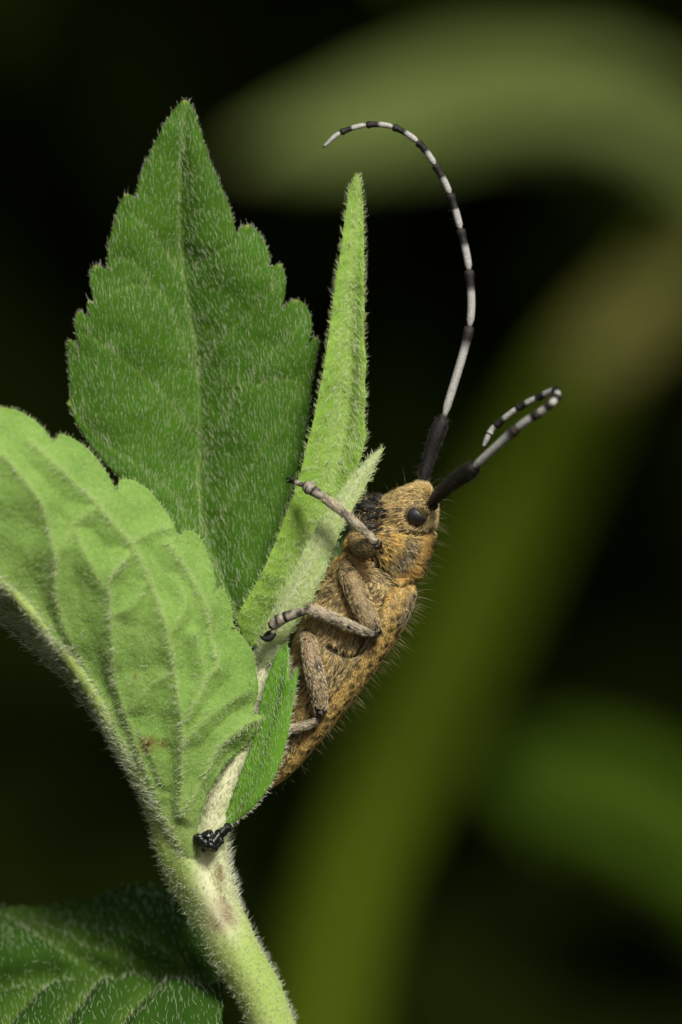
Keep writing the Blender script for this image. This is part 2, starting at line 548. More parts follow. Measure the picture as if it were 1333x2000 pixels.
def leaf_hairs(o, d, n, L, r, mat, lean=1.0, jit=0.3, curl=0.4, dirw=(0, 0, 1), thin=None, weight=None, flip=False, name='leaf_hair', curlw=None):
    v = d['back'] if flip else d['v']
    nn = -d['n'] if flip else d['n']
    P, N = scatter(v, d['t'], nn, n, weight, thin)
    k = len(P)
    dw = np.asarray(dirw, float)
    base = nrm(dw - (N @ dw)[:, None] * N)
    d0 = nrm(N + base * lean + rng.normal(size=(k, 3)) * jit)
    cw = base if curlw is None else np.asarray(curlw, float)
    d1 = nrm(d0 + cw * curl + rng.normal(size=(k, 3)) * jit)
    d1 = nrm(d1 + N * np.clip(-(d1 * N).sum(1, keepdims=True), 0, None))
    return hair_obj(name, o, P, d0, d1, L * (0.45 + 0.95 * rng.random(k)), r * (0.7 + 0.6 * rng.random(k)), mat)

def edge_hairs(o, d, n, L, r, mat, sides=(0, -1), dirw=(0, 0, 1), name='margin_hair', out=1.0):
    eb, eo = d['eb'], d['eo']
    um = d['u'][eb[:, 0]]
    w = np.linalg.norm(d['v'][eb[:, 1]] - d['v'][eb[:, 0]], axis=1) * (((um < 0) & (0 in sides)) | ((um >= 0) & (-1 in sides)))
    n *= len(sides)
    i = rng.choice(len(eb), n, p=w / w.sum()); f = rng.random((n, 1))
    P = d['v'][eb[i, 0]] * (1 - f) + d['v'][eb[i, 1]] * f; dd = eo[i]
    k = len(P)
    d0 = nrm(dd * out + np.asarray(dirw, float) * 0.7 + rng.normal(size=(k, 3)) * 0.35)
    d1 = nrm(d0 + np.asarray(dirw, float) * 0.6 + rng.normal(size=(k, 3)) * 0.25)
    return hair_obj(name, o, P, d0, d1, L * (0.5 + 0.8 * rng.random(k)), r * (0.7 + 0.5 * rng.random(k)), mat)

STEM_FOOT = (0.9, 1.2, -32.2)
plant = thing('leafy_plant', 'hairy green shoot with toothed leaves that the beetle clings to', 'plant', STEM_FOOT)

# -- the large dark leaf behind everything
y0 = 0.19
left = [(478, 1240, 0.100), (440, 1180, 0.125), (380, 1090, 0.145), (300, 1000, 0.150), (215, 915, 0.150), (160, 850, 0.150), (137, 798, 0.150), (130, 786, 0.150),
        (139, 775, 0.150), (133, 725, 0.150), (130, 680, 0.150), (133, 662, 0.150), (143, 664, 0.150), (158, 690, 0.150), (146, 640, 0.150), (149, 612, 0.150), (159, 606, 0.150), (177, 626, 0.150),
        (168, 590, 0.150), (177, 583, 0.150), (187, 602, 0.150), (176, 560, 0.150), (176, 525, 0.150), (186, 517, 0.150), (199, 519, 0.150), (212, 534, 0.150), (208, 490, 0.150),
        (222, 440, 0.150), (234, 395, 0.150), (246, 378, 0.150), (257, 380, 0.150), (268, 392, 0.150), (267, 372, 0.150), (276, 335, 0.152), (300, 285, 0.158), (325, 238, 0.160), (348, 204, 0.165), (362, 193, 0.168)]
right = [(478, 1240, 0.100), (500, 1160, 0.125), (545, 1040, 0.143), (585, 920, 0.150), (604, 820, 0.150), (610, 740, 0.150), (618, 700, 0.150), (624, 676, 0.150), (622, 660, 0.150),
         (613, 658, 0.150), (606, 666, 0.150), (594, 694, 0.150), (612, 645, 0.150), (606, 610, 0.150), (594, 590, 0.150), (580, 584, 0.150), (564, 588, 0.150), (549, 612, 0.150), (559, 570, 0.150),
         (558, 535, 0.150), (550, 517, 0.150), (541, 513, 0.150), (527, 530, 0.150), (528, 495, 0.150), (512, 462, 0.150), (497, 444, 0.150), (483, 438, 0.150), (472, 443, 0.150), (460, 460, 0.150),
         (456, 420, 0.150), (438, 378, 0.150), (412, 318, 0.152), (396, 268, 0.158), (383, 225, 0.163), (374, 203, 0.165), (362, 193, 0.168)]
mid = [(478, 1240, 0.100), (440, 1150, 0.150), (402, 1050, y0), (388, 940, y0 + .05), (390, 800, y0 + .06), (382, 680, y0 + .05), (362, 560, y0 + .04), (351, 440, y0 + .02), (353, 320, y0), (362, 193, 0.168)]
veins = [[(390, 720), (440, 655), (505, 590), (548, 545)], [(390, 900), (450, 790), (530, 690), (600, 620)], [(360, 545), (410, 500), (470, 470)],
         [(392, 860), (320, 770), (240, 700), (170, 650)], [(388, 740), (330, 600), (270, 520), (215, 500)], [(360, 540), (310, 470), (262, 420)],
         [(400, 1040), (300, 930), (200, 860), (150, 800)], [(405, 1050), (480, 930), (560, 800), (605, 720)], [(300, 560), (262, 556), (230, 566)], [(470, 770), (520, 745), (570, 740)]]
tips = [(362, 194, 9), (483, 440), (548, 516), (580, 585), (619, 658), (246, 379), (186, 518), (176, 586), (150, 611), (133, 663), (131, 787)]
big, bd = leaf('leaf', plant, mid, left, right, M['leaf_top'], bulge=(-.05, -.05), veins=veins, vamp=-.004, vsig=5, midamp=-.004, midsig=4, tips=tips, wave=.02, quilt=.003, midcol=.8, veincol=.4, soft=60, step=5, cup=.005)
tag(big, 'large dark green pointed leaf with short white bristles')
leaf_hairs(big, bd, 3800, .031, .00075, M['hair_white'], lean=1.7, jit=.2, curl=.5, dirw=(-.10, -.1, 1), thin=.0225)
leaf_hairs(big, bd, 2200, .020, .0007, M['hair_white'], lean=1.5, jit=.25, curl=.5, dirw=(-.05, -.1, 1))
leaf_hairs(big, bd, 500, .040, .0009, M['hair_white'], lean=1.5, jit=.25, curl=.6, dirw=(-.2, -.1, 1), weight=bd['vm'] + .02)
leaf_hairs(big, bd, 900, .040, .0016, M['hair_white'], lean=1.2, jit=.3, curl=.5, dirw=(.1, 0, 1), thin=.05, flip=True)
edge_hairs(big, bd, 260, .015, .0007, M['hair_white'])

# -- the pale leaf in front, seen from below, folded along its midrib
mid = [(386, 1738, 0.020), (366, 1690, -0.085), (345, 1640, -0.135), (312, 1590, -0.150), (262, 1500, -0.192), (212, 1405, -0.240), (152, 1305, -0.300), (80, 1215, -0.378), (0, 1128, -0.468), (-90, 1040, -0.558), (-190, 950, -0.648)]
right = [(386, 1738, 0.020), (390, 1690, -0.075), (386, 1650, -0.125), (386, 1620, -0.140), (398, 1575, -0.138), (418, 1530, -0.150), (448, 1490, -0.162), (480, 1468, -0.174), (488, 1462, -0.174), (490, 1454, -0.174), (497, 1440, -0.180), (510, 1420, -0.180), (517, 1404, -0.180), (510, 1396, -0.180), (496, 1396, -0.180),
         (503, 1370, -0.180), (508, 1345, -0.180), (503, 1318, -0.186), (500, 1285, -0.192), (488, 1255, -0.198), (470, 1236, -0.204), (459, 1222, -0.210), (456, 1190, -0.216), (446, 1160, -0.228), (434, 1147, -0.234), (425, 1152, -0.240), (424, 1158, -0.240),
         (420, 1115, -0.252), (405, 1070, -0.270), (390, 1042, -0.282), (368, 1034, -0.288), (356, 1040, -0.294), (353, 1054, -0.294), (330, 1003, -0.312), (300, 962, -0.330), (270, 938, -0.348), (244, 930, -0.360), (233, 940, -0.366), (231, 960, -0.366),
         (210, 918, -0.390), (180, 880, -0.414), (150, 858, -0.438), (122, 844, -0.456), (113, 850, -0.462), (109, 866, -0.462), (85, 832, -0.486), (55, 808, -0.510), (20, 795, -0.534), (0, 793, -0.552), (-12, 800, -0.558), (-16, 815, -0.558), (-60, 800, -0.588), (-120, 830, -0.618), (-190, 950, -0.648)]
left = [(386, 1738, 0.020), (352, 1690, -0.060), (318, 1625, -0.060), (270, 1540, -0.036), (205, 1440, -0.048), (135, 1350, -0.066), (60, 1270, -0.108), (-10, 1215, -0.168), (-90, 1120, -0.258), (-150, 1020, -0.408), (-190, 950, -0.648)]
veins = [[(352, 1592), (357, 1426), (346, 1345), (335, 1281), (320, 1208), (293, 1130), (257, 1060), (211, 1013), (176, 970), (130, 930), (60, 860)],
         [(200, 1380), (117, 1196), (109, 1091), (86, 994), (58, 950), (10, 890)], [(310, 1560), (247, 1398), (219, 1310), (222, 1290), (215, 1170), (214, 1130), (250, 1087)],
         [(364, 1407), (401, 1332), (425, 1300), (421, 1265), (406, 1200), (388, 1150), (350, 1090), (330, 1060)], [(356, 1590), (395, 1527), (427, 1464), (480, 1416), (505, 1405)],
         ([(320, 1533), (300, 1480), (275, 1430)], .6), ([(215, 1170), (170, 1090), (150, 1040)], .6), ([(330, 1240), (362, 1180), (350, 1140)], .6), ([(401, 1332), (395, 1290), (380, 1240)], .6),
         ([(360, 1450), (420, 1390), (480, 1350)], .6), ([(109, 1091), (150, 1020), (190, 990)], .6), ([(257, 1060), (290, 1040), (330, 1030)], .6), ([(293, 1130), (262, 1180), (225, 1200)], .5), ([(247, 1398), (285, 1350), (330, 1320)], .5)]
tips = [(435, 1148), (368, 1035), (242, 931), (116, 846), (515, 1402, 9), (488, 1462, 8), (20, 796)]
fr, fd = leaf('leaf', plant, mid, left, right, M['leaf_under'], bulge=(-.05, -.12), veins=veins, vamp=.008, vsig=6, midamp=.01, midsig=12, tips=tips, wave=.02, quilt=.003, cup=-.024, petiole=1530, veincol=.6, midcol=.6, step=5,
              spots=[(290, 1452, 15), (318, 1454, 9), (262, 1325, 5)], seed=2.0, soft=60, thick=.012)
tag(fr, 'pale green toothed leaf seen from below with raised veins')
leaf_hairs(fr, fd, 26000, .012, .0007, M['hair_soft'], lean=1.0, jit=.6, curl=.5, dirw=(-.3, 0, 1))
leaf_hairs(fr, fd, 1700, .034, .0009, M['hair_white'], lean=.9, jit=.45, curl=.9, dirw=(-.8, -.2, -.3), weight=np.clip(fd['vm'] - .25, 0, 1) * (fd['u'] > -.05) + .01)
leaf_hairs(fr, fd, 2600, .042, .0009, M['hair_white'], lean=.9, jit=.3, curl=.7, dirw=(-.75, -.5, .45), weight=(np.clip((fd['u'] < .04) * (fd['u'] > -.9) * (fd['px'][:, 1] < 1600) * 1.0, 0, 1)) + np.exp(-((fd['u'] + .03) / .05) ** 2) * 2)
edge_hairs(fr, fd, 500, .018, .0009, M['hair_soft'], sides=(-1,))
edge_hairs(fr, fd, 420, .055, .0013, M['hair_white'], sides=(0,), dirw=(-.2, 0, .7))

# -- the tall narrow young leaf
mid = [(497, 1275, .0), (520, 1215, -.02), (570, 1120, -.02), (628, 1000, -.0), (662, 880, .03), (682, 740, .05), (692, 600, .06), (696, 470, .05), (698, 338, .03)]
left = [(497, 1275, .0), (470, 1240, -.10), (462, 1212, -.12), (467, 1196, -.13), (482, 1170, -.13), (500, 1140, -.13), (520, 1100, -.13), (536, 1066, -.13), (546, 1043, -.13), (553, 1018, -.13), (566, 985, -.13), (577, 960, -.13), (590, 915, -.12), (600, 868, -.11), (607, 845, -.11), (618, 800, -.10), (625, 755, -.09), (629, 738, -.09), (640, 670, -.07),
        (645, 640, -.06), (655, 560, -.05), (664, 500, -.04), (674, 430, -.02), (683, 370, .0), (690, 345, .02), (698, 338, .03)]
right = [(497, 1275, .0), (545, 1195, .02), (600, 1110, .0), (650, 1020, -.02), (690, 940, -.05), (706, 895, -.06), (712, 868, -.06), (717, 850, -.06), (710, 815, -.06), (715, 780, -.06), (712, 745, -.06), (716, 715, -.05), (716, 690, -.05), (711, 665, -.05), (713, 600, -.04), (712, 520, -.02), (711, 440, .0), (708, 380, .01), (704, 348, .02), (698, 338, .03)]
tips = [(698, 342, 9), (645, 652), (629, 740), (606, 848), (577, 962), (553, 1020), (520, 1100), (482, 1172), (712, 668), (715, 790)]
nl, nd = leaf('leaf', plant, mid, left, right, M['leaf_young'], bulge=(-.015, -.01), veins=[([(530, 1180), (590, 1060), (630, 940), (655, 820), (672, 700)], .6), ([(640, 960), (680, 880), (700, 780), (704, 680)], .6), ([(660, 700), (680, 560), (690, 450)], .5)],
              vamp=.010, vsig=6, midamp=.012, midsig=5, tips=tips, wave=.012, seed=6, soft=16, quilt=.006, midcol=.6)
tag(nl, 'narrow upright young leaf folded lengthwise')
leaf_hairs(nl, nd, 5000, .020, .0008, M['hair_soft'], lean=1.3, jit=.35, curl=.4, dirw=(-.15, 0, 1))
leaf_hairs(nl, nd, 700, .040, .0012, M['hair_white'], lean=1.2, jit=.4, curl=.5, dirw=(-.3, 0, 1))
edge_hairs(nl, nd, 420, .024, .0009, M['hair_soft'], dirw=(-.1, 0, .9))

# -- the silvery young leaf ending in a free tip beside the mandibles
mid = [(498, 1335, -.02), (520, 1265, -.06), (560, 1180, -.10), (612, 1090, -.12), (662, 1000, -.12), (705, 930, -.11), (752, 875, -.10)]
left = [(498, 1335, -.02), (500, 1280, -.04), (515, 1225, -.06), (548, 1160, -.10), (588, 1085, -.12), (630, 1010, -.12), (670, 950, -.12), (703, 912, -.11), (728, 886, -.10), (744, 876, -.10), (752, 875, -.10)]
right = [(498, 1335, -.02), (520, 1312, -.04), (548, 1268, -.07), (577, 1222, -.10), (600, 1185, -.12), (612, 1178, -.13), (614, 1162, -.13), (630, 1130, -.14), (640, 1112, -.14), (640, 1098, -.14), (655, 1068, -.14), (664, 1040, -.14), (680, 1010, -.13), (695, 985, -.12), (712, 955, -.11), (730, 920, -.10), (740, 896, -.10), (748, 882, -.10), (752, 875, -.10)]
sl, sd = leaf('leaf', plant, mid, left, right, M['leaf_pale'], bulge=(-.01, -.02), veins=[([(520, 1290), (580, 1190), (630, 1110)], .7)], vamp=.010, vsig=7, midamp=.015, midsig=7, tips=[(750, 876, 8)], wave=.01, seed=9, soft=12)
tag(sl, 'silvery haired young leaf with a free narrow tip')
leaf_hairs(sl, sd, 2600, .028, .0008, M['hair_white'], lean=1.5, jit=.35, curl=.4, dirw=(.45, 0, 1))
edge_hairs(sl, sd, 220, .024, .0009, M['hair_soft'], dirw=(.3, 0, .8))

# -- a small leaf blade half hidden behind it
mid = [(560, 1230, .12), (610, 1150, .12), (650, 1080, .10), (690, 1010, .08)]
left = [(560, 1230, .12), (590, 1140, .08), (630, 1060, .06), (690, 1010, .08)]
right = [(560, 1230, .12), (620, 1165, .05), (668, 1092, .03), (684, 1050, .04), (690, 1010, .08)]
bl, bdd = leaf('leaf', plant, mid, left, right, M['leaf_bright'], bulge=(0, 0), tips=[], wave=.01, seed=12, soft=6)
leaf_hairs(bl, bdd, 500, .03, .0011, M['hair_white'], lean=1.3, jit=.35, curl=.4, dirw=(.3, 0, 1))

# -- the bright small leaf in front of the beetle's tail
mid = [(428, 1618, -.05), (465, 1570, -.12), (500, 1500, -.16), (525, 1420, -.16), (542, 1340, -.14), (560, 1250, -.10)]
left = [(428, 1618, -.05), (440, 1590, -.06), (455, 1550, -.08), (478, 1490, -.1), (500, 1420, -.1), (512, 1350, -.1), (530, 1300, -.1), (548, 1262, -.1), (560, 1250, -.10)]
right = [(428, 1618, -.05), (450, 1612, -.10), (480, 1592, -.14), (505, 1568, -.17), (528, 1535, -.19), (545, 1500, -.2), (550, 1486, -.2), (556, 1478, -.2), (553, 1472, -.2), (560, 1450, -.2), (568, 1410, -.2), (574, 1370, -.2), (580, 1335, -.2), (585, 1308, -.2), (584, 1302, -.2), (578, 1306, -.2), (570, 1322, -.19), (566, 1334, -.18), (565, 1310, -.17), (565, 1280, -.14), (563, 1260, -.12), (560, 1250, -.10)]
sm, smd = leaf('leaf', plant, mid, left, right, M['leaf_bright'], bulge=(.0, -.02), veins=[([(480, 1560), (520, 1490), (552, 1400), (578, 1320)], .6), ([(470, 1570), (520, 1530), (545, 1495)], .5)], vamp=-.006, vsig=5, midamp=-.008, midsig=5, tips=[(583, 1304, 8), (555, 1479)], spots=[(470, 1575, 4)], wave=.014, seed=15, soft=14, midcol=.4)
tag(sm, 'bright green small leaf with one sharp tooth')
leaf_hairs(sm, smd, 700, .028, .0008, M['hair_white'], lean=1.5, jit=.35, curl=.4, dirw=(.2, 0, 1), thin=.018)
edge_hairs(sm, smd, 220, .022, .0009, M['hair_white'], dirw=(.1, 0, .6))

# -- the dark lower leaf, seen across its upper side
mid = [(430, 1905, .35), (330, 1890, .40), (200, 1890, .42), (60, 1910, .40), (-120, 1960, .35), (-300, 2060, .3)]
left = [(430, 1905, .35), (440, 1990, .15), (400, 2080, -.05), (300, 2150, -.2), (150, 2190, -.3), (0, 2200, -.35), (-150, 2180, -.3), (-300, 2060, .3)]
right = [(430, 1905, .35), (395, 1800, .62), (340, 1738, .80), (270, 1744, .85), (200, 1760, .88), (100, 1768, .9), (0, 1770, .9), (-100, 1790, .85), (-200, 1880, .7), (-300, 2060, .3)]
veins = [[(400, 1910), (300, 1830), (180, 1790), (60, 1780)], [(330, 1890), (220, 1850), (110, 1800), (0, 1770)], [(230, 1900), (130, 1850), (40, 1790), (-40, 1760)], [(330, 1890), (260, 1960), (200, 2050)], [(200, 1890), (130, 1980), (90, 2080)], [(100, 1900), (20, 1980), (-40, 2050)]]
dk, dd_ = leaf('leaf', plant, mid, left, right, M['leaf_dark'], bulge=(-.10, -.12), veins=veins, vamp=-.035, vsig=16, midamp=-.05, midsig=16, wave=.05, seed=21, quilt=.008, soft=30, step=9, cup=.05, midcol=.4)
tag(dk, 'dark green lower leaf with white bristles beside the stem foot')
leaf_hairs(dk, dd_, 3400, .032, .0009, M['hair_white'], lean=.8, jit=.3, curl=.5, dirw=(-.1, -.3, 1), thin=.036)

# -- the stem
def stem_part(name, pts, rad, mat, tintfn=None, n=26, k=120, wob=.004):
    Q = spline(np.c_[np.asarray(pts, float), rad], k)
    P = W(Q[:, :3]); R = Q[:, 3] * S
    V, F = tube_geo(P, R, n)
    th = np.tile(np.linspace(0, 2 * math.pi, n, endpoint=False), k)
    ridge = 0.035 * np.sin(th * 5) + 0.02 * np.sin(th * 9 + 1)
    c = np.repeat(P, n, axis=0)
    V[:k * n] += (V[:k * n] - c) * ridge[:, None]
    nz = fnoise(V, 9.0, 4)
    V[:k * n] += (V[:k * n] - c) * (nz[:k * n, None] * 0.10)
    px = unW(V)
    tint = np.zeros((len(V), 3))
    if tintfn: tint = tintfn(px, V)
    o = mesh_obj(name, V, F, mat, plant, {'tint': tint})
    return o

def stem_tint(px, V):
    t = np.zeros((len(px), 3))
    white = np.exp(-(seg_dist(px, [(412, 1640), (410, 1700), (425, 1760), (440, 1800)]) / 30) ** 2)
    t[:, 0] = np.clip(white * 1.1 + .15 * fnoise(V, 12, 8), 0, 1)
    nz = fnoise(V, 20, 2)
    t[:, 2] = np.clip(np.exp(-(seg_dist(px, [(428, 1690), (434, 1740), (438, 1765)]) / 6) ** 2) * (1.1 + nz) + .9 * np.exp(-(seg_dist(px, [(440, 1785), (425, 1800)]) / 18) ** 2) * (.75 + nz), 0, .88)
    return t
low = unW(np.array([[STEM_FOOT[0], STEM_FOOT[1], STEM_FOOT[2]]]))[0]
stem_pts = [(low[0], low[1], STEM_FOOT[2] * 0 + STEM_FOOT[1]), (980, 9000, .9), (800, 4500, .5), (640, 2500, .2), (532, 2010, .10), (470, 1880, .07), (412, 1765, .04), (370, 1685, .0), (338, 1612, -.02), (302, 1545, -.09), (258, 1470, -.15), (205, 1388, -.22), (135, 1285, -.30), (60, 1195, -.39), (-30, 1098, -.49)]
stem_r = [95, 85, 68, 50, 45, 47, 52, 54, 46, 32, 23, 17, 14, 12, 10]
st = stem_part('stem', stem_pts, stem_r, M['stem'], stem_tint, k=420)
v, t, n = tris_of(st)
vis = (v[:, 2] > -3.2).astype(float)
P, N = scatter(v, t, n, 7500, vis)
k = len(P)
d0 = nrm(N + np.array([-.1, -.1, .25]) + rng.normal(size=(k, 3)) * .45)
d1 = nrm(d0 * .8 + np.array([.35, 0, .55]) + rng.normal(size=(k, 3)) * .45)
hair_obj('stem_hair', st, P, d0, d1, .032 * (.4 + 1.0 * rng.random(k)), .0008 * (.8 + .5 * rng.random(k)), M['hair_white'])
P, N = scatter(v, t, n, 3000, ((v[:, 2] <= -3.2) & (v[:, 2] > -12)).astype(float))
k = len(P); d0 = nrm(N + rng.normal(size=(k, 3)) * .4)
hair_obj('stem_hair', st, P, d0, nrm(d0 + np.array([0, 0, .6])), .05 * (.5 + .8 * rng.random(k)), np.full(k, .0012), M['hair_soft'])

# the white-woolly shoot that carries the young leaves
def shoot_tint(px, V):
    t = stem_tint(px, V); t[:, 0] = np.clip(.75 - np.clip((px[:, 1] - 1700) / 130, 0, .6) + .4 * fnoise(V, 8, 8), 0, 1)
    return t
sh = stem_part('shoot', [(446, 1840, .10), (428, 1770, .035), (412, 1700, .0), (410, 1640, -.01), (420, 1580, -.02), (445, 1510, -.03), (478, 1440, -.03), (500, 1370, -.02), (512, 1310, -.0), (532, 1250, .03), (560, 1195, .05)], [22, 34, 36, 35, 34, 32, 26, 20, 22, 24, 14], M['stem'], shoot_tint)
v, t, n = tris_of(sh)
P, N = scatter(v, t, n, 4200)
k = len(P)
d0 = nrm(N * .7 + np.array([.25, 0, .9]) + rng.normal(size=(k, 3)) * .35)
d1 = nrm(d0 + np.array([.1, 0, .4]) + rng.normal(size=(k, 3)) * .35)
hair_obj('shoot_hair', sh, P, d0, d1, .05 * (.5 + .8 * rng.random(k)), np.full(k, .0011), M['hair_white'])

# ------------------------------------------------------------------ black dropping stuck on the stem
def dropping():
    blobs = [(390, 1640, -.15, 14), (400, 1650, -.16, 14), (414, 1648, -.16, 14), (404, 1632, -.16, 12), (424, 1642, -.16, 13), (430, 1628, -.15, 10), (444, 1617, -.13, 8), (437, 1622, -.14, 9), (383, 1634, -.13, 9)]
    Vs, Fs, off = [], [], 0
    for bx, by, bz, br in blobs:
        V, F = ball(W(np.array([bx, by, bz])), np.array([br * S] * 3), 16, 12)
        Vs.append(V); Fs += [tuple(i + off for i in f) for f in F]; off += len(V)
    tmp = mesh_obj('lump', np.vstack(Vs), Fs, M['frass'])
    md = tmp.modifiers.new('remesh', 'REMESH'); md.mode = 'VOXEL'; md.voxel_size = 0.004
    sm2 = tmp.modifiers.new('smooth', 'SMOOTH'); sm2.factor = .5; sm2.iterations = 10
    me = bpy.data.meshes.new_from_object(tmp.evaluated_get(bpy.context.evaluated_depsgraph_get()))
    bpy.data.objects.remove(tmp)
    v = np.empty(len(me.vertices) * 3, np.float32); me.vertices.foreach_get('co', v); v = v.reshape(-1, 3).astype(float)
    n = np.empty(len(me.vertices) * 3, np.float32); me.vertices.foreach_get('normal', n); n = n.reshape(-1, 3)
    v += n * (.014 * fnoise(v, 18, 3, 2) + .006 * fnoise(v, 60, 1, 2))[:, None]
    me.vertices.foreach_set('co', v.astype(np.float32).ravel())
    me.polygons.foreach_set('use_smooth', np.ones(len(me.polygons), bool)); me.update()
    me.name = 'dropping'
    o = bpy.data.objects.new('dropping', me); col.objects.link(o)
    tag(o, 'glossy black lump of insect dropping stuck on the pale stem', 'dropping')

# ------------------------------------------------------------------ the beetle
BEETLE_AT = tuple(W(np.array([560, 1500, 0.])))
beetle = thing('longhorn_beetle', 'golden furry longhorn beetle with banded antennae climbing head up on the leaves', 'beetle', BEETLE_AT)
M['cuticle'] = tint_mat('beetle_cuticle', 0.5, 0.4, 0.4, 70)
M['leg'] = tint_mat('beetle_leg', 0.55, 0.3, 0.3, 60)
M['antenna'] = tint_mat('antenna_shell', 0.42, 0.3, 0.8, 130)
M['eye'] = plain_mat('faceted_eye', (0.014, 0.014, 0.014), 0.48, 0.5, 0.2, 120, 0.06)

def loft(secs, n=28, per=8, p=2.0):
    """secs: (dorsal x,y, ventral x,y, half width) in photo pixels around the plane y=0"""
    Q = spline2(np.asarray(secs, float), per * (len(secs) - 1) + 1)
    th = np.linspace(0, 2 * math.pi, n, endpoint=False)
    ct = np.sign(np.cos(th)) * np.abs(np.cos(th)) ** (2 / p); st_ = np.sign(np.sin(th)) * np.abs(np.sin(th)) ** (2 / p)
    Dp, Vp, w = Q[:, 0:2], Q[:, 2:4], Q[:, 4]
    C = (Dp + Vp) / 2; H = (Dp - Vp) / 2
    xy = C[:, None] + H[:, None] * ct[None, :, None]
    y = w[:, None] * st_[None, :] * S
    V = W(np.concatenate([xy, np.zeros(xy.shape[:2] + (1,))], -1))
    V[..., 1] += y
    k = len(Q); V = V.reshape(-1, 3)
    F = []
    for i in range(k - 1):
        for j in range(n):
            j2 = (j + 1) % n
            F.append((i * n + j, i * n + j2, (i + 1) * n + j2, (i + 1) * n + j))
    F.append(tuple(range(n - 1, -1, -1))); F.append(tuple((k - 1) * n + j for j in range(n)))
    return V, F

def spline2(P, n):
    Q = np.vstack([2 * P[0] - P[1], P, 2 * P[-1] - P[-2]])
    t = np.linspace(0, len(P) - 1 - 1e-9, n)
    i = t.astype(int); f = (t - i)[:, None]
    a, b, c, d = Q[i], Q[i + 1], Q[i + 2], Q[i + 3]
    return 0.5 * ((2 * b) + (-a + c) * f + (2 * a - 5 * b + 4 * c - d) * f ** 2 + (-a + 3 * b - 3 * c + d) * f ** 3)

def ball(c, r, n=20, m=14, axes=None):
    th, ph = np.meshgrid(np.linspace(0, 2 * math.pi, n, endpoint=False), np.linspace(.02, math.pi - .02, m))
    d = np.stack([np.cos(th) * np.sin(ph), np.sin(th) * np.sin(ph), np.cos(ph)], -1).reshape(-1, 3)
    A = np.eye(3) if axes is None else np.asarray(axes, float)
    V = np.asarray(c) + (d * np.asarray(r)) @ A
    F = []
    for i in range(m - 1):
        for j in range(n):
            j2 = (j + 1) % n
            F.append((i * n + j, i * n + j2, (i + 1) * n + j2, (i + 1) * n + j))
    F.append(tuple(range(n))); F.append(tuple((m - 1) * n + j for j in range(n - 1, -1, -1)))
    return V, F

def px_axes(dx, dy):
    """local frame whose first axis runs along the given photo direction"""
    a = nrm(np.array([dx, 0, -dy], float)); b = np.array([0, 1.0, 0]); c = np.cross(a, b)
    return np.stack([a, b, c])

abdomen = [(529, 1537, 524, 1530, 5), (568, 1507, 538, 1486, 34), (613, 1457, 556, 1428, 58), (653, 1410, 566, 1372, 76), (697, 1354, 570, 1312, 88),
           (738, 1297, 580, 1252, 95), (774, 1244, 598, 1202, 98), (798, 1205, 618, 1160, 96), (806, 1168, 642, 1118, 88), (804, 1142, 664, 1092, 78), (792, 1122, 690, 1080, 58)]
elytra = []
for (dx, dy, vx, vy, w) in abdomen[:-1]:
    f = .46
    elytra.append((dx + 3, dy + 1.5, dx + (vx - dx) * f, dy + (vy - dy) * f, w + 7))
elytra[-1] = (806, 1136, 758, 1128, 72); elytra[-2] = (813, 1160, 752, 1140, 92)
prono = [(806, 1142, 700, 1090, 62), (816, 1128, 686, 1078, 76), (834, 1100, 680, 1062, 84), (843, 1075, 684, 1048, 86), (849, 1052, 692, 1034, 78), (851, 1032, 706, 1022, 66)]
head = [(846, 1048, 712, 1036, 50), (851, 1028, 708, 1024, 66), (853, 1004, 712, 1008, 76), (853, 986, 722, 994, 76), (847, 966, 738, 980, 66), (837, 950, 768, 964, 50), (822, 944, 800, 950, 24)]
pieces = [loft(abdomen, p=2.2), loft(elytra, p=2.4), loft(prono, p=2.2), loft(head, p=2.3)]
for s in (-1, 1):
    def B(px, py, y, r, ax=(1, 0)):
        c = W(np.array([px, py, 0.])); c[1] = y * s
        pieces.append(ball(c, np.array(r) * S, axes=px_axes(*ax)))
    B(704, 1066, .10, (30, 26, 24), (1, .3))          # fore coxa
    B(688, 1118, .11, (36, 30, 28), (.5, 1))          # mid coxa
    B(655, 1228, .13, (62, 36, 42), (.75, .7))        # side plate of the hind body
    B(612, 1250, .10, (26, 22, 26), (.3, 1))          # hind coxa
    B(740, 1165, .15, (42, 24, 24), (.6, -.9))        # side plate behind the pronotum
    B(722, 1008, .06, (26, 22, 22), (1, 0))           # cheek
c = W(np.array([718, 1002, 0.])); pieces.append(ball(c, np.array((28, 50, 28)) * S))   # mouth
Vs, Fs, off = [], [], 0
for V, F in pieces:
    Vs.append(V); Fs += [tuple(i + off for i in f) for f in F]; off += len(V)
tmp = mesh_obj('body_lofts', np.vstack(Vs), Fs, M['cuticle'])
md = tmp.modifiers.new('remesh', 'REMESH'); md.mode = 'VOXEL'; md.voxel_size = 0.0075; md.use_smooth_shade = True
sm_ = tmp.modifiers.new('smooth', 'SMOOTH'); sm_.factor = 0.5; sm_.iterations = 3
dg = bpy.context.evaluated_depsgraph_get()
body_me = bpy.data.meshes.new_from_object(tmp.evaluated_get(dg))
body_me.name = 'body'
bpy.data.objects.remove(tmp)
bv = np.empty(len(body_me.vertices) * 3, np.float32); body_me.vertices.foreach_get('co', bv); bv = bv.reshape(-1, 3).astype(float)
bn = np.empty(len(body_me.vertices) * 3, np.float32); body_me.vertices.foreach_get('normal', bn); bn = bn.reshape(-1, 3).astype(float)

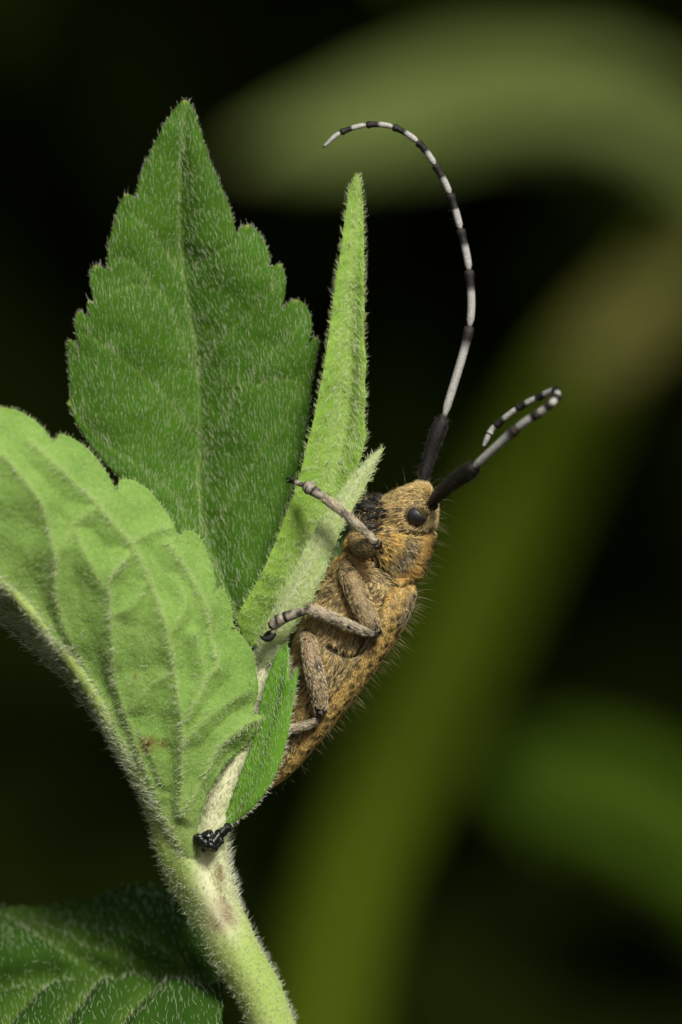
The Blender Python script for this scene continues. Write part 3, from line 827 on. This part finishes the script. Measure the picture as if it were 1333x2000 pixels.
EDGE = np.array([(806, 1128), (770, 1138), (752, 1165), (735, 1225), (705, 1285), (660, 1345), (620, 1398), (580, 1455), (540, 1515), (526, 1536)], float)
def elytra_mask(px):
    """1 on the wing cases (right of their lower edge), 0 elsewhere"""
    ex = np.interp(px[:, 1], EDGE[:, 1], EDGE[:, 0])
    return ((px[:, 0] > ex) & (px[:, 1] > 1128)).astype(float)
def regions(px):
    x, y = px[:, 0], px[:, 1]
    r = {}
    r['ely'] = elytra_mask(px)
    r['mouth'] = ((x < 760 - np.abs(y - 1003) * .35 + 5 * np.sin(y * .5)) & (y < 1040) & (y > 962)).astype(float)
    stripe = seg_dist(px, [(838, 1052), (834, 1075), (822, 1100), (800, 1122), (785, 1132)])
    r['stripe'] = np.exp(-(stripe / 13) ** 2) * (y > 1040)
    patch = seg_dist(px, [(805, 1070), (795, 1090), (782, 1100)])
    r['patch'] = np.exp(-(patch / 17) ** 2) * (y > 1045)
    band = seg_dist(px, [(850, 1045), (846, 1070), (836, 1095), (822, 1115)])
    r['back'] = np.exp(-(band / 7) ** 2) * (y > 1035)
    r['face'] = ((y < 1042) & (r['mouth'] < .5)).astype(float)
    r['shoulder'] = np.exp(-(seg_dist(px, [(808, 1165), (798, 1195), (785, 1215)]) / 11) ** 2)
    r['vent'] = (r['ely'] < .5) * (y > 1100) * 1.0
    return r
crease = [[(640, 1262), (668, 1278), (692, 1282), (704, 1268), (712, 1250)], [(783, 1038), (800, 1044), (825, 1045), (845, 1035)], [(690, 1075), (720, 1085), (745, 1078)], [(728, 1092), (748, 1122), (768, 1138), (790, 1143), (812, 1130)], [(712, 1112), (728, 1100)], [(702, 1142), (712, 1135)]]
def crease_mask(px, w=4.0):
    m = np.zeros(len(px))
    for c_ in crease: m = np.maximum(m, np.exp(-(seg_dist(px, spline(c_, 20)) / w) ** 2))
    return m
bpx = unW(bv); R = regions(bpx)
cm = crease_mask(bpx, 4.5)
bv2 = bv - bn * (cm * 0.026)[:, None]
body_me.vertices.foreach_set('co', bv2.astype(np.float32).ravel())
base = np.tile(np.array([[0.10, 0.070, 0.026]]), (len(bv), 1))
def put(c, m):
    global base
    base = base * (1 - m[:, None]) + np.array(c)[None] * m[:, None]
put((0.32, 0.225, 0.075), R['ely'] * .9); put((0.40, 0.25, 0.06), R['stripe']); put((0.03, 0.028, 0.022), R['patch'] * .8)
put((0.012, 0.011, 0.010), R['mouth']); put((0.006, 0.005, 0.004), cm * .95); put((0.02, 0.014, 0.008), np.exp(-(seg_dist(bpx, EDGE[2:8]) / 4) ** 2) * .7)
at = body_me.attributes.new('tint', 'FLOAT_COLOR', 'POINT')
at.data.foreach_set('color', np.c_[base, np.ones(len(base))].astype(np.float32).ravel())
body_me.materials.clear(); body_me.materials.append(M['cuticle'])
body_me.polygons.foreach_set('use_smooth', np.ones(len(body_me.polygons), bool))
body_me.update()
body = bpy.data.objects.new('body', body_me); col.objects.link(body); attach(body, beetle)

# ---- fur
v, t, n = tris_of(body)
def in_eye(px, P):
    return (np.linalg.norm((px - [814, 1006]) / [23, 19.5], axis=1) < 1) & (np.abs(P[:, 1]) > .1)
SP, _n = scatter(v, t, n, 420, elytra_mask(unW(v)), thin=.060)     # black flecks on the wing cases
SPOTS = KDTree(len(SP))
for i_, p_ in enumerate(SP): SPOTS.insert(Vector(p_), i_)
SPOTS.balance()
def fur(count, seed, Lmul=1.0):
    P, N = scatter(v, t, n, count)
    px = unW(P); r = regions(px); k = len(P)
    keep = np.ones(k)
    keep *= 1 - .97 * crease_mask(px, 7)
    keep *= 1 - .9 * crease_mask(unW(P + np.array([-.010, 0, -.017])), 5.5)
    keep *= 1 - .8 * np.exp(-(seg_dist(unW(P + np.array([-.005, 0, -.008])), EDGE[2:8]) / 3.5) ** 2)
    keep *= 1 - .93 * r['mouth']
    keep *= 1 - .8 * np.exp(-(np.linalg.norm((px - [842, 984]) / [11, 16], axis=1)) ** 4)
    keep *= 1 - .55 * r['patch']; keep *= 1 - .75 * r['back']
    # bare dark flecks on the wing cases
    q = np.c_[P[:, 0], np.abs(P[:, 1]), P[:, 2]]
    fl = fnoise(q * [1, 1, 1], 22, 3, 2); fl2 = fnoise(q, 9, 6, 2)
    keep *= 1 - r['ely'] * np.clip((fl + .35 * fl2 - .2) * 5, 0, .45)
    sd_ = np.array([SPOTS.find(Vector(p_ + np.array([-.006, 0, -.010])))[2] if e_ else 1. for p_, e_ in zip(P, r['ely'])])
    fleck = np.exp(-(sd_ / .0165) ** 4)
    keep *= 1 - r['vent'] * np.clip((fl - .1) * 2.5, 0, .6)
    sel = (rng.random(k) < keep) & ~in_eye(px, P)
    P, N, px, fleck, fl, fl2 = P[sel], N[sel], px[sel], fleck[sel], fl[sel], fl2[sel]; r = {a: b[sel] for a, b in r.items()}; k = len(P)
    tail = np.array([-.52, 0, -.85])
    flow = np.tile(tail, (k, 1))
    fc = r['face'][:, None]
    flow = flow * (1 - fc) + np.array([-.75, 0, -.45]) * fc
    pro = ((px[:, 1] > 1042) & (px[:, 1] < 1135) & (r['ely'] < .5))[:, None]
    sw = np.stack([.5 + 0 * px[:, 0], 0 * px[:, 0], -.6 + 0 * px[:, 0]], -1)
    flow = np.where(pro, sw, flow)
    a = fnoise(P, 6, 9, 2)
    flow = flow + np.stack([np.cos(a * 3.2), 0 * a, np.sin(a * 3.2)], -1) * .22
    flow = nrm(flow - (flow * N).sum(1, keepdims=True) * N)
    lean = 3.2 * r['ely'] + 1.7 * (1 - r['ely'])
    d0 = nrm(N + flow * lean[:, None] + rng.normal(size=(k, 3)) * .28)
    d1 = nrm(d0 + flow * .6 + rng.normal(size=(k, 3)) * .2)
    L = (.026 + .012 * r['vent'] - .012 * r['ely'] + .002 * r['stripe']) * (.6 + .8 * rng.random(k)) * Lmul
    gold = np.array([.93, .70, .23]); pale = np.array([.94, .82, .48]); orange = np.array([.94, .70, .24]); grey = np.array([.50, .47, .38]); dark = np.array([.02, .017, .012])
    c = np.tile(gold, (k, 1))
    def mixin(cc, m):
        nonlocal c
        c = c * (1 - m[:, None]) + cc * m[:, None]
    rr = rng.random(k)
    mixin(pale, r['face'] * .65); mixin(pale, r['vent'] * (.35 + .35 * (fnoise(P, 5, 2, 2) > 0)))
    mixin(orange, np.clip(r['ely'] * .6 + r['stripe'], 0, 1)); mixin(grey, np.clip(r['patch'] * .7 + r['shoulder'] * .75, 0, 1))
    mixin(np.array([.45, .40, .30]), r['mouth'] * (rr < .4))
    mixin(np.array([.95, .66, .22]), r['stripe'] * .85); mixin(dark, ((rr > .90) & (r['stripe'] < .4)) * 1.0); mixin(dark, (r['back'] * (rr > .3) > .5) * 1.0)
    mixin(dark, np.clip(fleck * (rr > .06), 0, 1))
    mixin(dark * 2, np.clip((fnoise(P * [1, 1, 1], 40, 12, 2) - .2) * 5, 0, .6) * (r['stripe'] < .4) * (1 - .8 * r['ely']) * (1 - .7 * r['face']))
    L = L * (1 - .3 * fleck)
    c = c * (.7 + .6 * rng.random((k, 1)))
    return P, d0, d1, L, np.full(k, .0010), c
P, d0, d1, L, rad, c = fur(100000, 1)
hair_obj('fur', body, P, d0, d1, L, rad, M['hair_tint'], c)
# long erect hairs
P, N = scatter(v, t, n, 1500)
px = unW(P); r = regions(px)
ok = (r['mouth'] < .5) & ~in_eye(px, P) & (rng.random(len(P)) < .25 + .75 * np.clip((N @ np.array([.8, 0, -.2])), 0, 1))
P, N = P[ok], N[ok]; k = len(P)
d0 = nrm(N + np.array([.1, 0, -.15]) + rng.normal(size=(k, 3)) * .22); d1 = nrm(d0 + np.array([.1, 0, -.25]) + rng.normal(size=(k, 3)) * .15)
hair_obj('long_hair', body, P, d0, d1, (.09 - .035 * np.clip((unW(P)[:, 1] - 1300) / 200, 0, 1)) * (.4 + .9 * rng.random(k)), np.full(k, .00042), M['hair_tint'], np.tile([[.34, .30, .15]], (k, 1)) * (.5 + rng.random((k, 1))))

# bristles round the jaws
mk = regions(unW(v))['mouth'] * (v[:, 2] > -1) + 1e-6
P, N = scatter(v, t, n, 420, mk); k = len(P)
d0 = nrm(N + np.array([-.5, 0, .1]) + rng.normal(size=(k, 3)) * .4); d1 = nrm(d0 + np.array([-.4, 0, 0]) + rng.normal(size=(k, 3)) * .2)
hair_obj('bristle', body, P, d0, d1, .045 * (.5 + .8 * rng.random(k)), np.full(k, .0011), M['hair_tint'], np.where(rng.random((k, 1)) < .5, [[.40, .34, .24]], [[.02, .018, .015]]))
# ---- eyes: kidney-shaped domes
def eye(s):
    c = W(np.array([814., 1006, 0])); c[1] = s * .150
    V, F = ball(c, np.array((22, 17, 17.5)) * S, 48, 32, px_axes(1, .15))
    px = unW(V)
    d = np.linalg.norm((px - [842, 992]) / [20, 12], axis=1)     # notch towards the antenna base
    ex = np.clip((px[:, 0] - 814) * .72 - (px[:, 1] - 1006) * .69 - 7, 0, None) * S * .8     # cut off towards the antenna base
    V[:, 0] -= ex * .72; V[:, 2] -= ex * .69
    return mesh_obj('eye', V, F, M['eye'], beetle)
for s in (-1, 1): eye(s)

# ---- mouth parts
def tube_obj(name, parent, pts, rad, mat, colfn=None, k=24, n=14, flat=None):
    Q = spline(np.c_[np.asarray(pts, float), rad], k)
    V, F = tube_geo(W(Q[:, :3]), Q[:, 3] * S, n, flat=flat)
    tt = np.r_[np.repeat(np.linspace(0, 1, k), n), 0, 1]
    tint = colfn(tt, V) if colfn else np.tile([[.012, .011, .010]], (len(V), 1))
    return mesh_obj(name, V, F, mat, parent, {'tint': tint})
black = lambda tt, V: np.tile([[.010, .009, .008]], (len(tt), 1))
for s in (-1, 1):
    tube_obj('mandible', beetle, [(738, 1000, s * .07), (718, 992, s * .09), (702, 990, s * .06), (694, 998, s * .02)], [14, 13, 10, 4], M['antenna'], black)
    tube_obj('palp', beetle, [(730, 1022, s * .10), (714, 1030, s * .13), (700, 1024, s * .14), (694, 1012, s * .13)], [7, 7, 6, 4], M['antenna'], lambda tt, V: np.where((tt > .8)[:, None], [[.30, .25, .16]], [[.02, .018, .015]]))
tube_obj('upper_lip', beetle, [(742, 978, -.09), (730, 982, -.04), (727, 983, 0), (730, 982, .04), (742, 978, .09)], [9, 13, 14, 13, 9], M['antenna'], black)

# ---- legs
def leg_col(tip_dark=.9, base_dark=.06, streak=True, c0=(.20, .14, .06), c1=(.22, .17, .09)):
    def fn(tt, V):
        f = np.clip(tt, 0, 1)[:, None]
        c = np.array(c0) * (1 - f) + np.array(c1) * f
        nz = fnoise(V, 26, 5, 2)
        c = c * np.clip(1 - .9 * np.clip(nz - .12, 0, 1) * 3, .15, 1)[:, None]
        dk = np.clip((tt - tip_dark) / .03, 0, 1) + np.clip((base_dark - tt) / .03, 0, 1)
        c = c * (1 - np.clip(dk, 0, 1)[:, None] * .94)
        return c
    return fn
def leg_fur(o, count, L, c, down, dark_end=1):
    v, t, n = tris_of(o)
    P, N = scatter(v, t, n, count); k = len(P)
    ax = nrm(np.asarray(down, float))
    fl = nrm(ax - (N @ ax)[:, None] * N)
    d0 = nrm(N * .35 + fl * 1.2 + rng.normal(size=(k, 3)) * .15)
    ends = np.clip((((P - v[-2]) @ ax) / ((v[-1] - v[-2]) @ ax))[:, None], 0, 1)
    cc = np.where((rng.random((k, 1)) < .22) | ((rng.random((k, 1)) < .75) & ((dark_end * (ends > .95) > 0) | ((1 - dark_end) * (ends < .035) > 0))), [[.03, .025, .02]], [c]) * (.7 + .6 * rng.random((k, 1)))
    V, F = hair_geo(P, d0, nrm(d0 + fl * .5), L * (.6 + .7 * rng.random(k)), np.full(k, .0009))
    return P, d0, nrm(d0 + fl * .5), L * (.6 + .7 * rng.random(k)), cc
def build_leg(femur, tibia, tarsus, claws, label, grey=0.0):
    """each: (points, radii); everything hangs on one leg part"""
    fo_ = tube_obj('leg', beetle, femur[0], femur[1], M['leg'], leg_col(.91, .0), k=40, n=18)
    tag(fo_, label)
    tb = tube_obj('tibia', fo_, tibia[0], tibia[1], M['leg'], leg_col(.97, .05, c0=(.28, .24, .16), c1=(.33, .28, .20)), k=40, n=16)
    for q, (a, b, ra, rb) in enumerate(tarsus):
        m_ = [(a[i] * .5 + b[i] * .5) for i in range(3)]
        tube_obj('tarsal_segment', fo_, [a, m_, b], [ra, (ra + rb) / 2 + 1, rb], M['leg'], leg_col(.86, .0, c0=(.26, .23, .18), c1=(.26, .23, .18)), k=14, n=14)
    for cpts, cr in claws:
        tube_obj('claw', fo_, cpts, cr, M['antenna'], black, k=14, n=8)
    data = []
    for o_, pts, cnt in ((fo_, femur[0], 1500), (tb, tibia[0], 1100)):
        dn = W(np.array(pts[-1], float)) - W(np.array(pts[0], float))
        data.append(leg_fur(o_, cnt, .018, tuple(a_ * (1 - grey) + b_ * grey for a_, b_ in zip((.78, .60, .28), (.86, .78, .58))) if o_ is fo_ else (.88, .80, .60), dn, 1 if o_ is fo_ else 0))
    P = np.vstack([d[0] for d in data]); a = np.vstack([d[1] for d in data]); b = np.vstack([d[2] for d in data]); L_ = np.concatenate([d[3] for d in data]); cc = np.vstack([d[4] for d in data])
    hair_obj('leg_hair', fo_, P, a, b, L_, np.full(len(P), .0010), M['hair_tint'], cc)
# fore leg: the thigh points at the viewer, the shin reaches over to the narrow leaf
build_leg(([(692, 1052, -.10), (705, 1068, -.20), (724, 1068, -.29), (738, 1062, -.345)], [15, 18, 17, 11]),
          ([(738, 1062, -.35), (715, 1040, -.335), (680, 1008, -.30), (655, 988, -.275), (634, 973, -.25)], [7, 7, 8, 9, 8.5]),
          [((636, 974, -.25), (612, 958, -.235), 6, 11), ((614, 958, -.237), (601, 952, -.23), 9, 13), ((604, 952, -.232), (595, 948, -.228), 12, 10), ((598, 950, -.23), (574, 940, -.22), 3.5, 5)],
          [([(576, 941, -.22), (566, 934, -.225), (558, 936, -.21)], [4, 3, 1]), ([(576, 941, -.21), (567, 941, -.20), (560, 943, -.19)], [4, 3, 1])],
          'front leg reaching across to the narrow young leaf')
# middle leg
build_leg(([(676, 1102, -.13), (684, 1128, -.20), (704, 1175, -.25), (722, 1212, -.275), (736, 1240, -.285)], [16, 20, 22, 19, 12]),
          ([(736, 1237, -.30), (715, 1233, -.30), (680, 1220, -.285), (640, 1203, -.26), (602, 1189, -.235)], [6.5, 8.5, 10, 11, 11.5]),
          [((602, 1190, -.235), (556, 1206, -.215), 6, 11), ((560, 1205, -.215), (541, 1213, -.21), 9, 12), ((545, 1212, -.21), (529, 1224, -.205), 12, 9), ((538, 1222, -.205), (532, 1240, -.2), 4, 5)],
          [([(536, 1236, -.2), (526, 1248, -.205), (514, 1246, -.2), (508, 1241, -.19)], [6, 6, 4, 1]), ([(534, 1234, -.19), (522, 1238, -.18), (512, 1250, -.17)], [5, 4, 1])],
          'middle leg bent over the belly with its claws on the silvery leaf', .25)
# hind leg
build_leg(([(602, 1238, -.14), (604, 1258, -.20), (611, 1300, -.235), (622, 1350, -.235), (627, 1392, -.22)], [13, 16, 18, 17.5, 12.5]),
          ([(624, 1404, -.215), (606, 1414, -.20), (580, 1422, -.185), (550, 1428, -.16), (520, 1420, -.1)], [6.5, 8, 9, 9, 9]),
          [((520, 1420, -.1), (500, 1395, -.06), 8, 11), ((500, 1396, -.06), (494, 1370, -.055), 11, 11)],
          [([(494, 1372, -.055), (490, 1350, -.055), (496, 1338, -.055)], [4, 3, 1])],
          'hind leg folded against the belly', .8)
# the three legs of the far side
build_leg(([(692, 1052, .10), (700, 1045, .18), (712, 1010, .22), (708, 985, .2)], [18, 20, 18, 12]), ([(706, 985, .2), (690, 1000, .15), (660, 1020, .10), (640, 1030, .06)], [9, 10, 11, 11]),
          [((640, 1030, .06), (615, 1040, .04), 8, 11)], [([(615, 1040, .04), (605, 1050, .03)], [4, 1])], 'far front leg behind the jaws')
build_leg(([(676, 1102, .13), (690, 1140, .2), (705, 1185, .24), (720, 1225, .22)], [20, 25, 24, 15]), ([(720, 1225, .23), (680, 1215, .22), (630, 1200, .18), (596, 1190, .14)], [8, 11, 13, 13]),
          [((596, 1190, .14), (560, 1200, .1), 9, 12)], [([(560, 1200, .1), (548, 1210, .08)], [4, 1])], 'far middle leg hidden behind the body')
build_leg(([(602, 1238, .14), (604, 1262, .2), (611, 1320, .23), (620, 1390, .2)], [15, 20, 21, 14]), ([(620, 1395, .2), (590, 1415, .18), (550, 1428, .12), (520, 1420, .06)], [9, 11, 12, 11]),
          [((520, 1420, .06), (502, 1400, .04), 8, 11)], [([(502, 1400, .04), (496, 1388, .03)], [4, 1])], 'far hind leg hidden behind the body')

# ---- antennae
def ant_col(f_black):
    def fn(tt, V):
        b = np.clip((tt - f_black) / .07 + .5, 0, 1)[:, None]
        c = np.array([[.40, .40, .37]]) * (1 - b) + np.array([[.014, .012, .011]]) * b
        e = ((tt < .04) | (tt > .985))[:, None]
        return np.where(e, [[.03, .02, .016]] if f_black < 1 else [[.012, .01, .01]], c)
    return fn
def antenna(label, scape, joints, frac, r0, r1):
    so = tube_obj('antenna', beetle, scape[0], scape[1], M['antenna'], black, k=40, n=18)
    tag(so, label)
    J = spline([j[:3] for j in joints], 400)
    # positions of the joints along the curve
    ids = [int(np.argmin(np.linalg.norm((J - np.array(j[:3])) * [1, 1, 300], axis=1))) for j in joints]
    for q in range(len(ids) - 1):
        seg = J[ids[q]:ids[q + 1] + 1]
        k = 16
        seg = resample_any(seg, k)
        g = q / (len(ids) - 2)
        ra = r0 * (1 - g) + r1 * g
        u = np.linspace(0, 1, k)
        rad = ra * (0.84 + .06 * u + .26 * np.exp(-((u - .93) / .07) ** 2)) * np.where(u < .07, .68, 1) * (1 if q < len(ids) - 2 else np.clip(1.15 - .8 * u ** 2, .3, 1))
        V, F = tube_geo(W(seg), rad * S, 14)
        tt = np.r_[np.repeat(u, 14), 0, 1]
        so_ = mesh_obj('antenna_segment', V, F, M['antenna'], so, {'tint': ant_col(frac[q])(tt, V)})
    scape_down(so, 900)
    # few bristles
    Pb = W(J[rng.integers(10, 320, 90)]); kb = len(Pb)
    d0 = nrm(rng.normal(size=(kb, 3)) + np.array([-.8, 0, -.2]))
    hair_obj('bristle', so, Pb, d0, nrm(d0 + np.array([0, 0, .5])), .045 * (.5 + rng.random(kb)), np.full(kb, .0008), M['hair_tint'], np.tile([[.03, .026, .02]], (kb, 1)))
    v, t, n = tris_of(so)
    P, N = scatter(v, t, n, 150); k = len(P)
    d0 = nrm(N + rng.normal(size=(k, 3)) * .3)
    hair_obj('bristle', so, P, d0, d0, .04 * (.4 + rng.random(k)), np.full(k, .0005), M['hair_tint'], np.tile([[.03, .03, .025]], (k, 1)))
def scape_down(so, count):
    v, t, n = tris_of(so)
    P, N = scatter(v, t, n, count); k = len(P)
    ax = nrm(v[-1] - v[-2]); fl = nrm(ax - (N @ ax)[:, None] * N)
    d0 = nrm(N * .5 + fl + rng.normal(size=(k, 3)) * .25)
    hair_obj('down', so, P, d0, nrm(d0 + fl * .4), .014 * (.6 + .8 * rng.random(k)), np.full(k, .0007), M['hair_tint'], np.tile([[.06, .055, .05]], (k, 1)) * (.3 + 1.4 * rng.random((k, 1))))
antenna('long antenna arching over the tall narrow leaf',
        ([(826, 948, .09), (829, 928, .09), (840, 890, .09), (853, 850, .08), (862, 828, .08), (867, 815, .08)], [9, 10.5, 12.5, 14.5, 13.5, 9]),
        [(867, 817, .08), (917, 640, .06), (916.5, 529, .05), (900, 448, .05), (879.5, 379, .05), (851, 323, .05), (816, 277, .05), (768, 248, .05), (717, 244, .05), (666, 259, .05), (632, 287, .05)],
        [.80, .65, .60, .56, .54, .53, .53, .54, .56, .93], 9.5, 5.5)
antenna('shorter looking antenna curled back on itself',
        ([(846, 986, -.12), (852, 972, -.16), (880, 946, -.28), (905, 928, -.38), (918, 919, -.43), (926, 912, -.46)], [8, 11, 14, 15.5, 15.5, 11]),
        [(924, 914, -.46), (1008, 838, -.62), (1051, 808, -.68), (1075, 790, -.70), (1088, 776, -.66), (1084, 763, -.58), (1050, 777, -.50), (1012, 797, -.45), (969, 831, -.40), (957, 846, -.39), (944, 873, -.38)],
        [.86, .72, .6, .5, .45, .58, .55, .6, .95, .9], 9, 6)
# socket rings
for s in (-1, 1):
    V, F = ball(W(np.array([847, 988, s * .115])), np.array((10, 8, 9)) * S, 16, 10)
    mesh_obj('antenna_socket', V, F, M['antenna'], beetle, {'tint': np.tile([[.05, .045, .04]], (len(V), 1))})

dropping()

# ------------------------------------------------------------------ out-of-focus plants behind
M['far_leaf'] = leaf_mat('far_pale_leaf', (0.105, 0.140, 0.040), (0.060, 0.088, 0.020), (0.14, 0.17, 0.06), rough=1.0, transl=.2, netted=0, cell=2, big=.35, spec=0)
M['far_stem'] = leaf_mat('far_stem_skin', (0.165, 0.250, 0.016), (0.105, 0.165, 0.010), (0.12, 0.15, 0.03), rough=1.0, transl=.1, netted=0, cell=2, big=.35, spec=0)
M['far_green'] = leaf_mat('far_green_leaf', (0.034, 0.062, 0.005), (0.028, 0.054, 0.004), (0.03, 0.07, 0.01), rough=1.0, transl=.15, netted=0, cell=2, big=.35, spec=0)
def zpt(x, y, z):
    p = unW(np.array([[x, y, z]], float))[0]; return (p[0], p[1], y)
foot = zpt(-6.0, 65, -32.2)
far = thing('tall_weed', 'out of focus tall weed with olive stem slanting behind the beetle', 'plant', tuple(W(np.array([foot[0], foot[1], 65.]))))
Q = spline(np.array([(*foot, 110), (560, 3200, 65, 90), (590, 2300, 63, 88), (665, 1800, 61, 66), (795, 1480, 60, 78), (930, 1180, 59, 88), (1050, 930, 58, 86), (1150, 730, 57, 78), (1290, 520, 56, 34), (1430, 380, 55, 24), (1560, 200, 55, 22)], float), 160)
V, F = tube_geo(W(Q[:, :3]), Q[:, 3] * S * (D + Q[:, 2]) / D, 22, flat=.6)
mesh_obj('stem', V, F, M['far_stem'], far, {'tint': np.zeros((len(V), 3))})
mid = [(1480, 300, 55), (1333, 250, 53), (1150, 215, 51), (950, 205, 50), (750, 225, 49), (560, 275, 48), (430, 310, 47)]
left = [(1480, 300, 55), (1400, 180, 53), (1300, 130, 52), (1150, 80, 51), (1000, 65, 51), (850, 90, 50), (700, 150, 49), (560, 225, 48), (430, 310, 47)]
right = [(1480, 300, 55), (1400, 390, 53), (1280, 340, 52), (1100, 285, 51), (950, 295, 50), (850, 320, 49), (700, 330, 48), (560, 335, 48), (430, 310, 47)]
leaf('leaf', far, mid, left, right, M['far_leaf'], bulge=(-.6, -.6), thick=.12, step=16, wave=.2, vamp=0, midamp=0)
mid = [(1445, 365, 55), (1370, 470, 54), (1260, 580, 53), (1160, 690, 52), (1100, 770, 52)]
left = [(1445, 365, 55), (1320, 460, 54), (1190, 570, 53), (1110, 660, 52), (1100, 770, 52)]
right = [(1445, 365, 55), (1420, 510, 54), (1320, 640, 53), (1210, 740, 52), (1100, 770, 52)]
leaf('leaf', far, mid, left, right, leaf_mat('far_withered_leaf', (0.070, 0.070, 0.018), (0.055, 0.058, 0.014), (0.07, 0.07, 0.02), rough=1.0, spec=0, netted=0, transl=.15, cell=2, big=.35), thick=.12, step=16, wave=.2, vamp=0, midamp=0)
foot2 = zpt(30, 59, -32.2)
low2 = thing('broad_leaved_weed', 'out of focus dark green broad leaf low behind the beetle', 'plant', tuple(W(np.array([foot2[0], foot2[1], 59.]))))
Q = spline(np.array([(*foot2, 40), (2100, 4200, 59, 38), (1900, 2600, 58, 32), (1750, 2050, 57, 24), (1560, 1790, 56, 16)], float), 60)
V, F = tube_geo(W(Q[:, :3]), Q[:, 3] * S * (D + Q[:, 2]) / D, 14)
mesh_obj('stem', V, F, M['far_green'], low2, {'tint': np.zeros((len(V), 3))})
mid = [(1580, 1810, 56), (1420, 1700, 55), (1250, 1600, 55), (1080, 1530, 55), (930, 1480, 55)]
left = [(1580, 1810, 56), (1480, 1900, 55), (1330, 1790, 55), (1150, 1700, 55), (1020, 1600, 55), (930, 1480, 55)]
right = [(1580, 1810, 56), (1520, 1640, 55), (1380, 1520, 55), (1220, 1440, 55), (1060, 1430, 55), (930, 1480, 55)]
leaf('leaf', low2, mid, left, right, M['far_green'], bulge=(-.5, -.5), thick=.12, step=16, wave=.2, vamp=0, midamp=0)
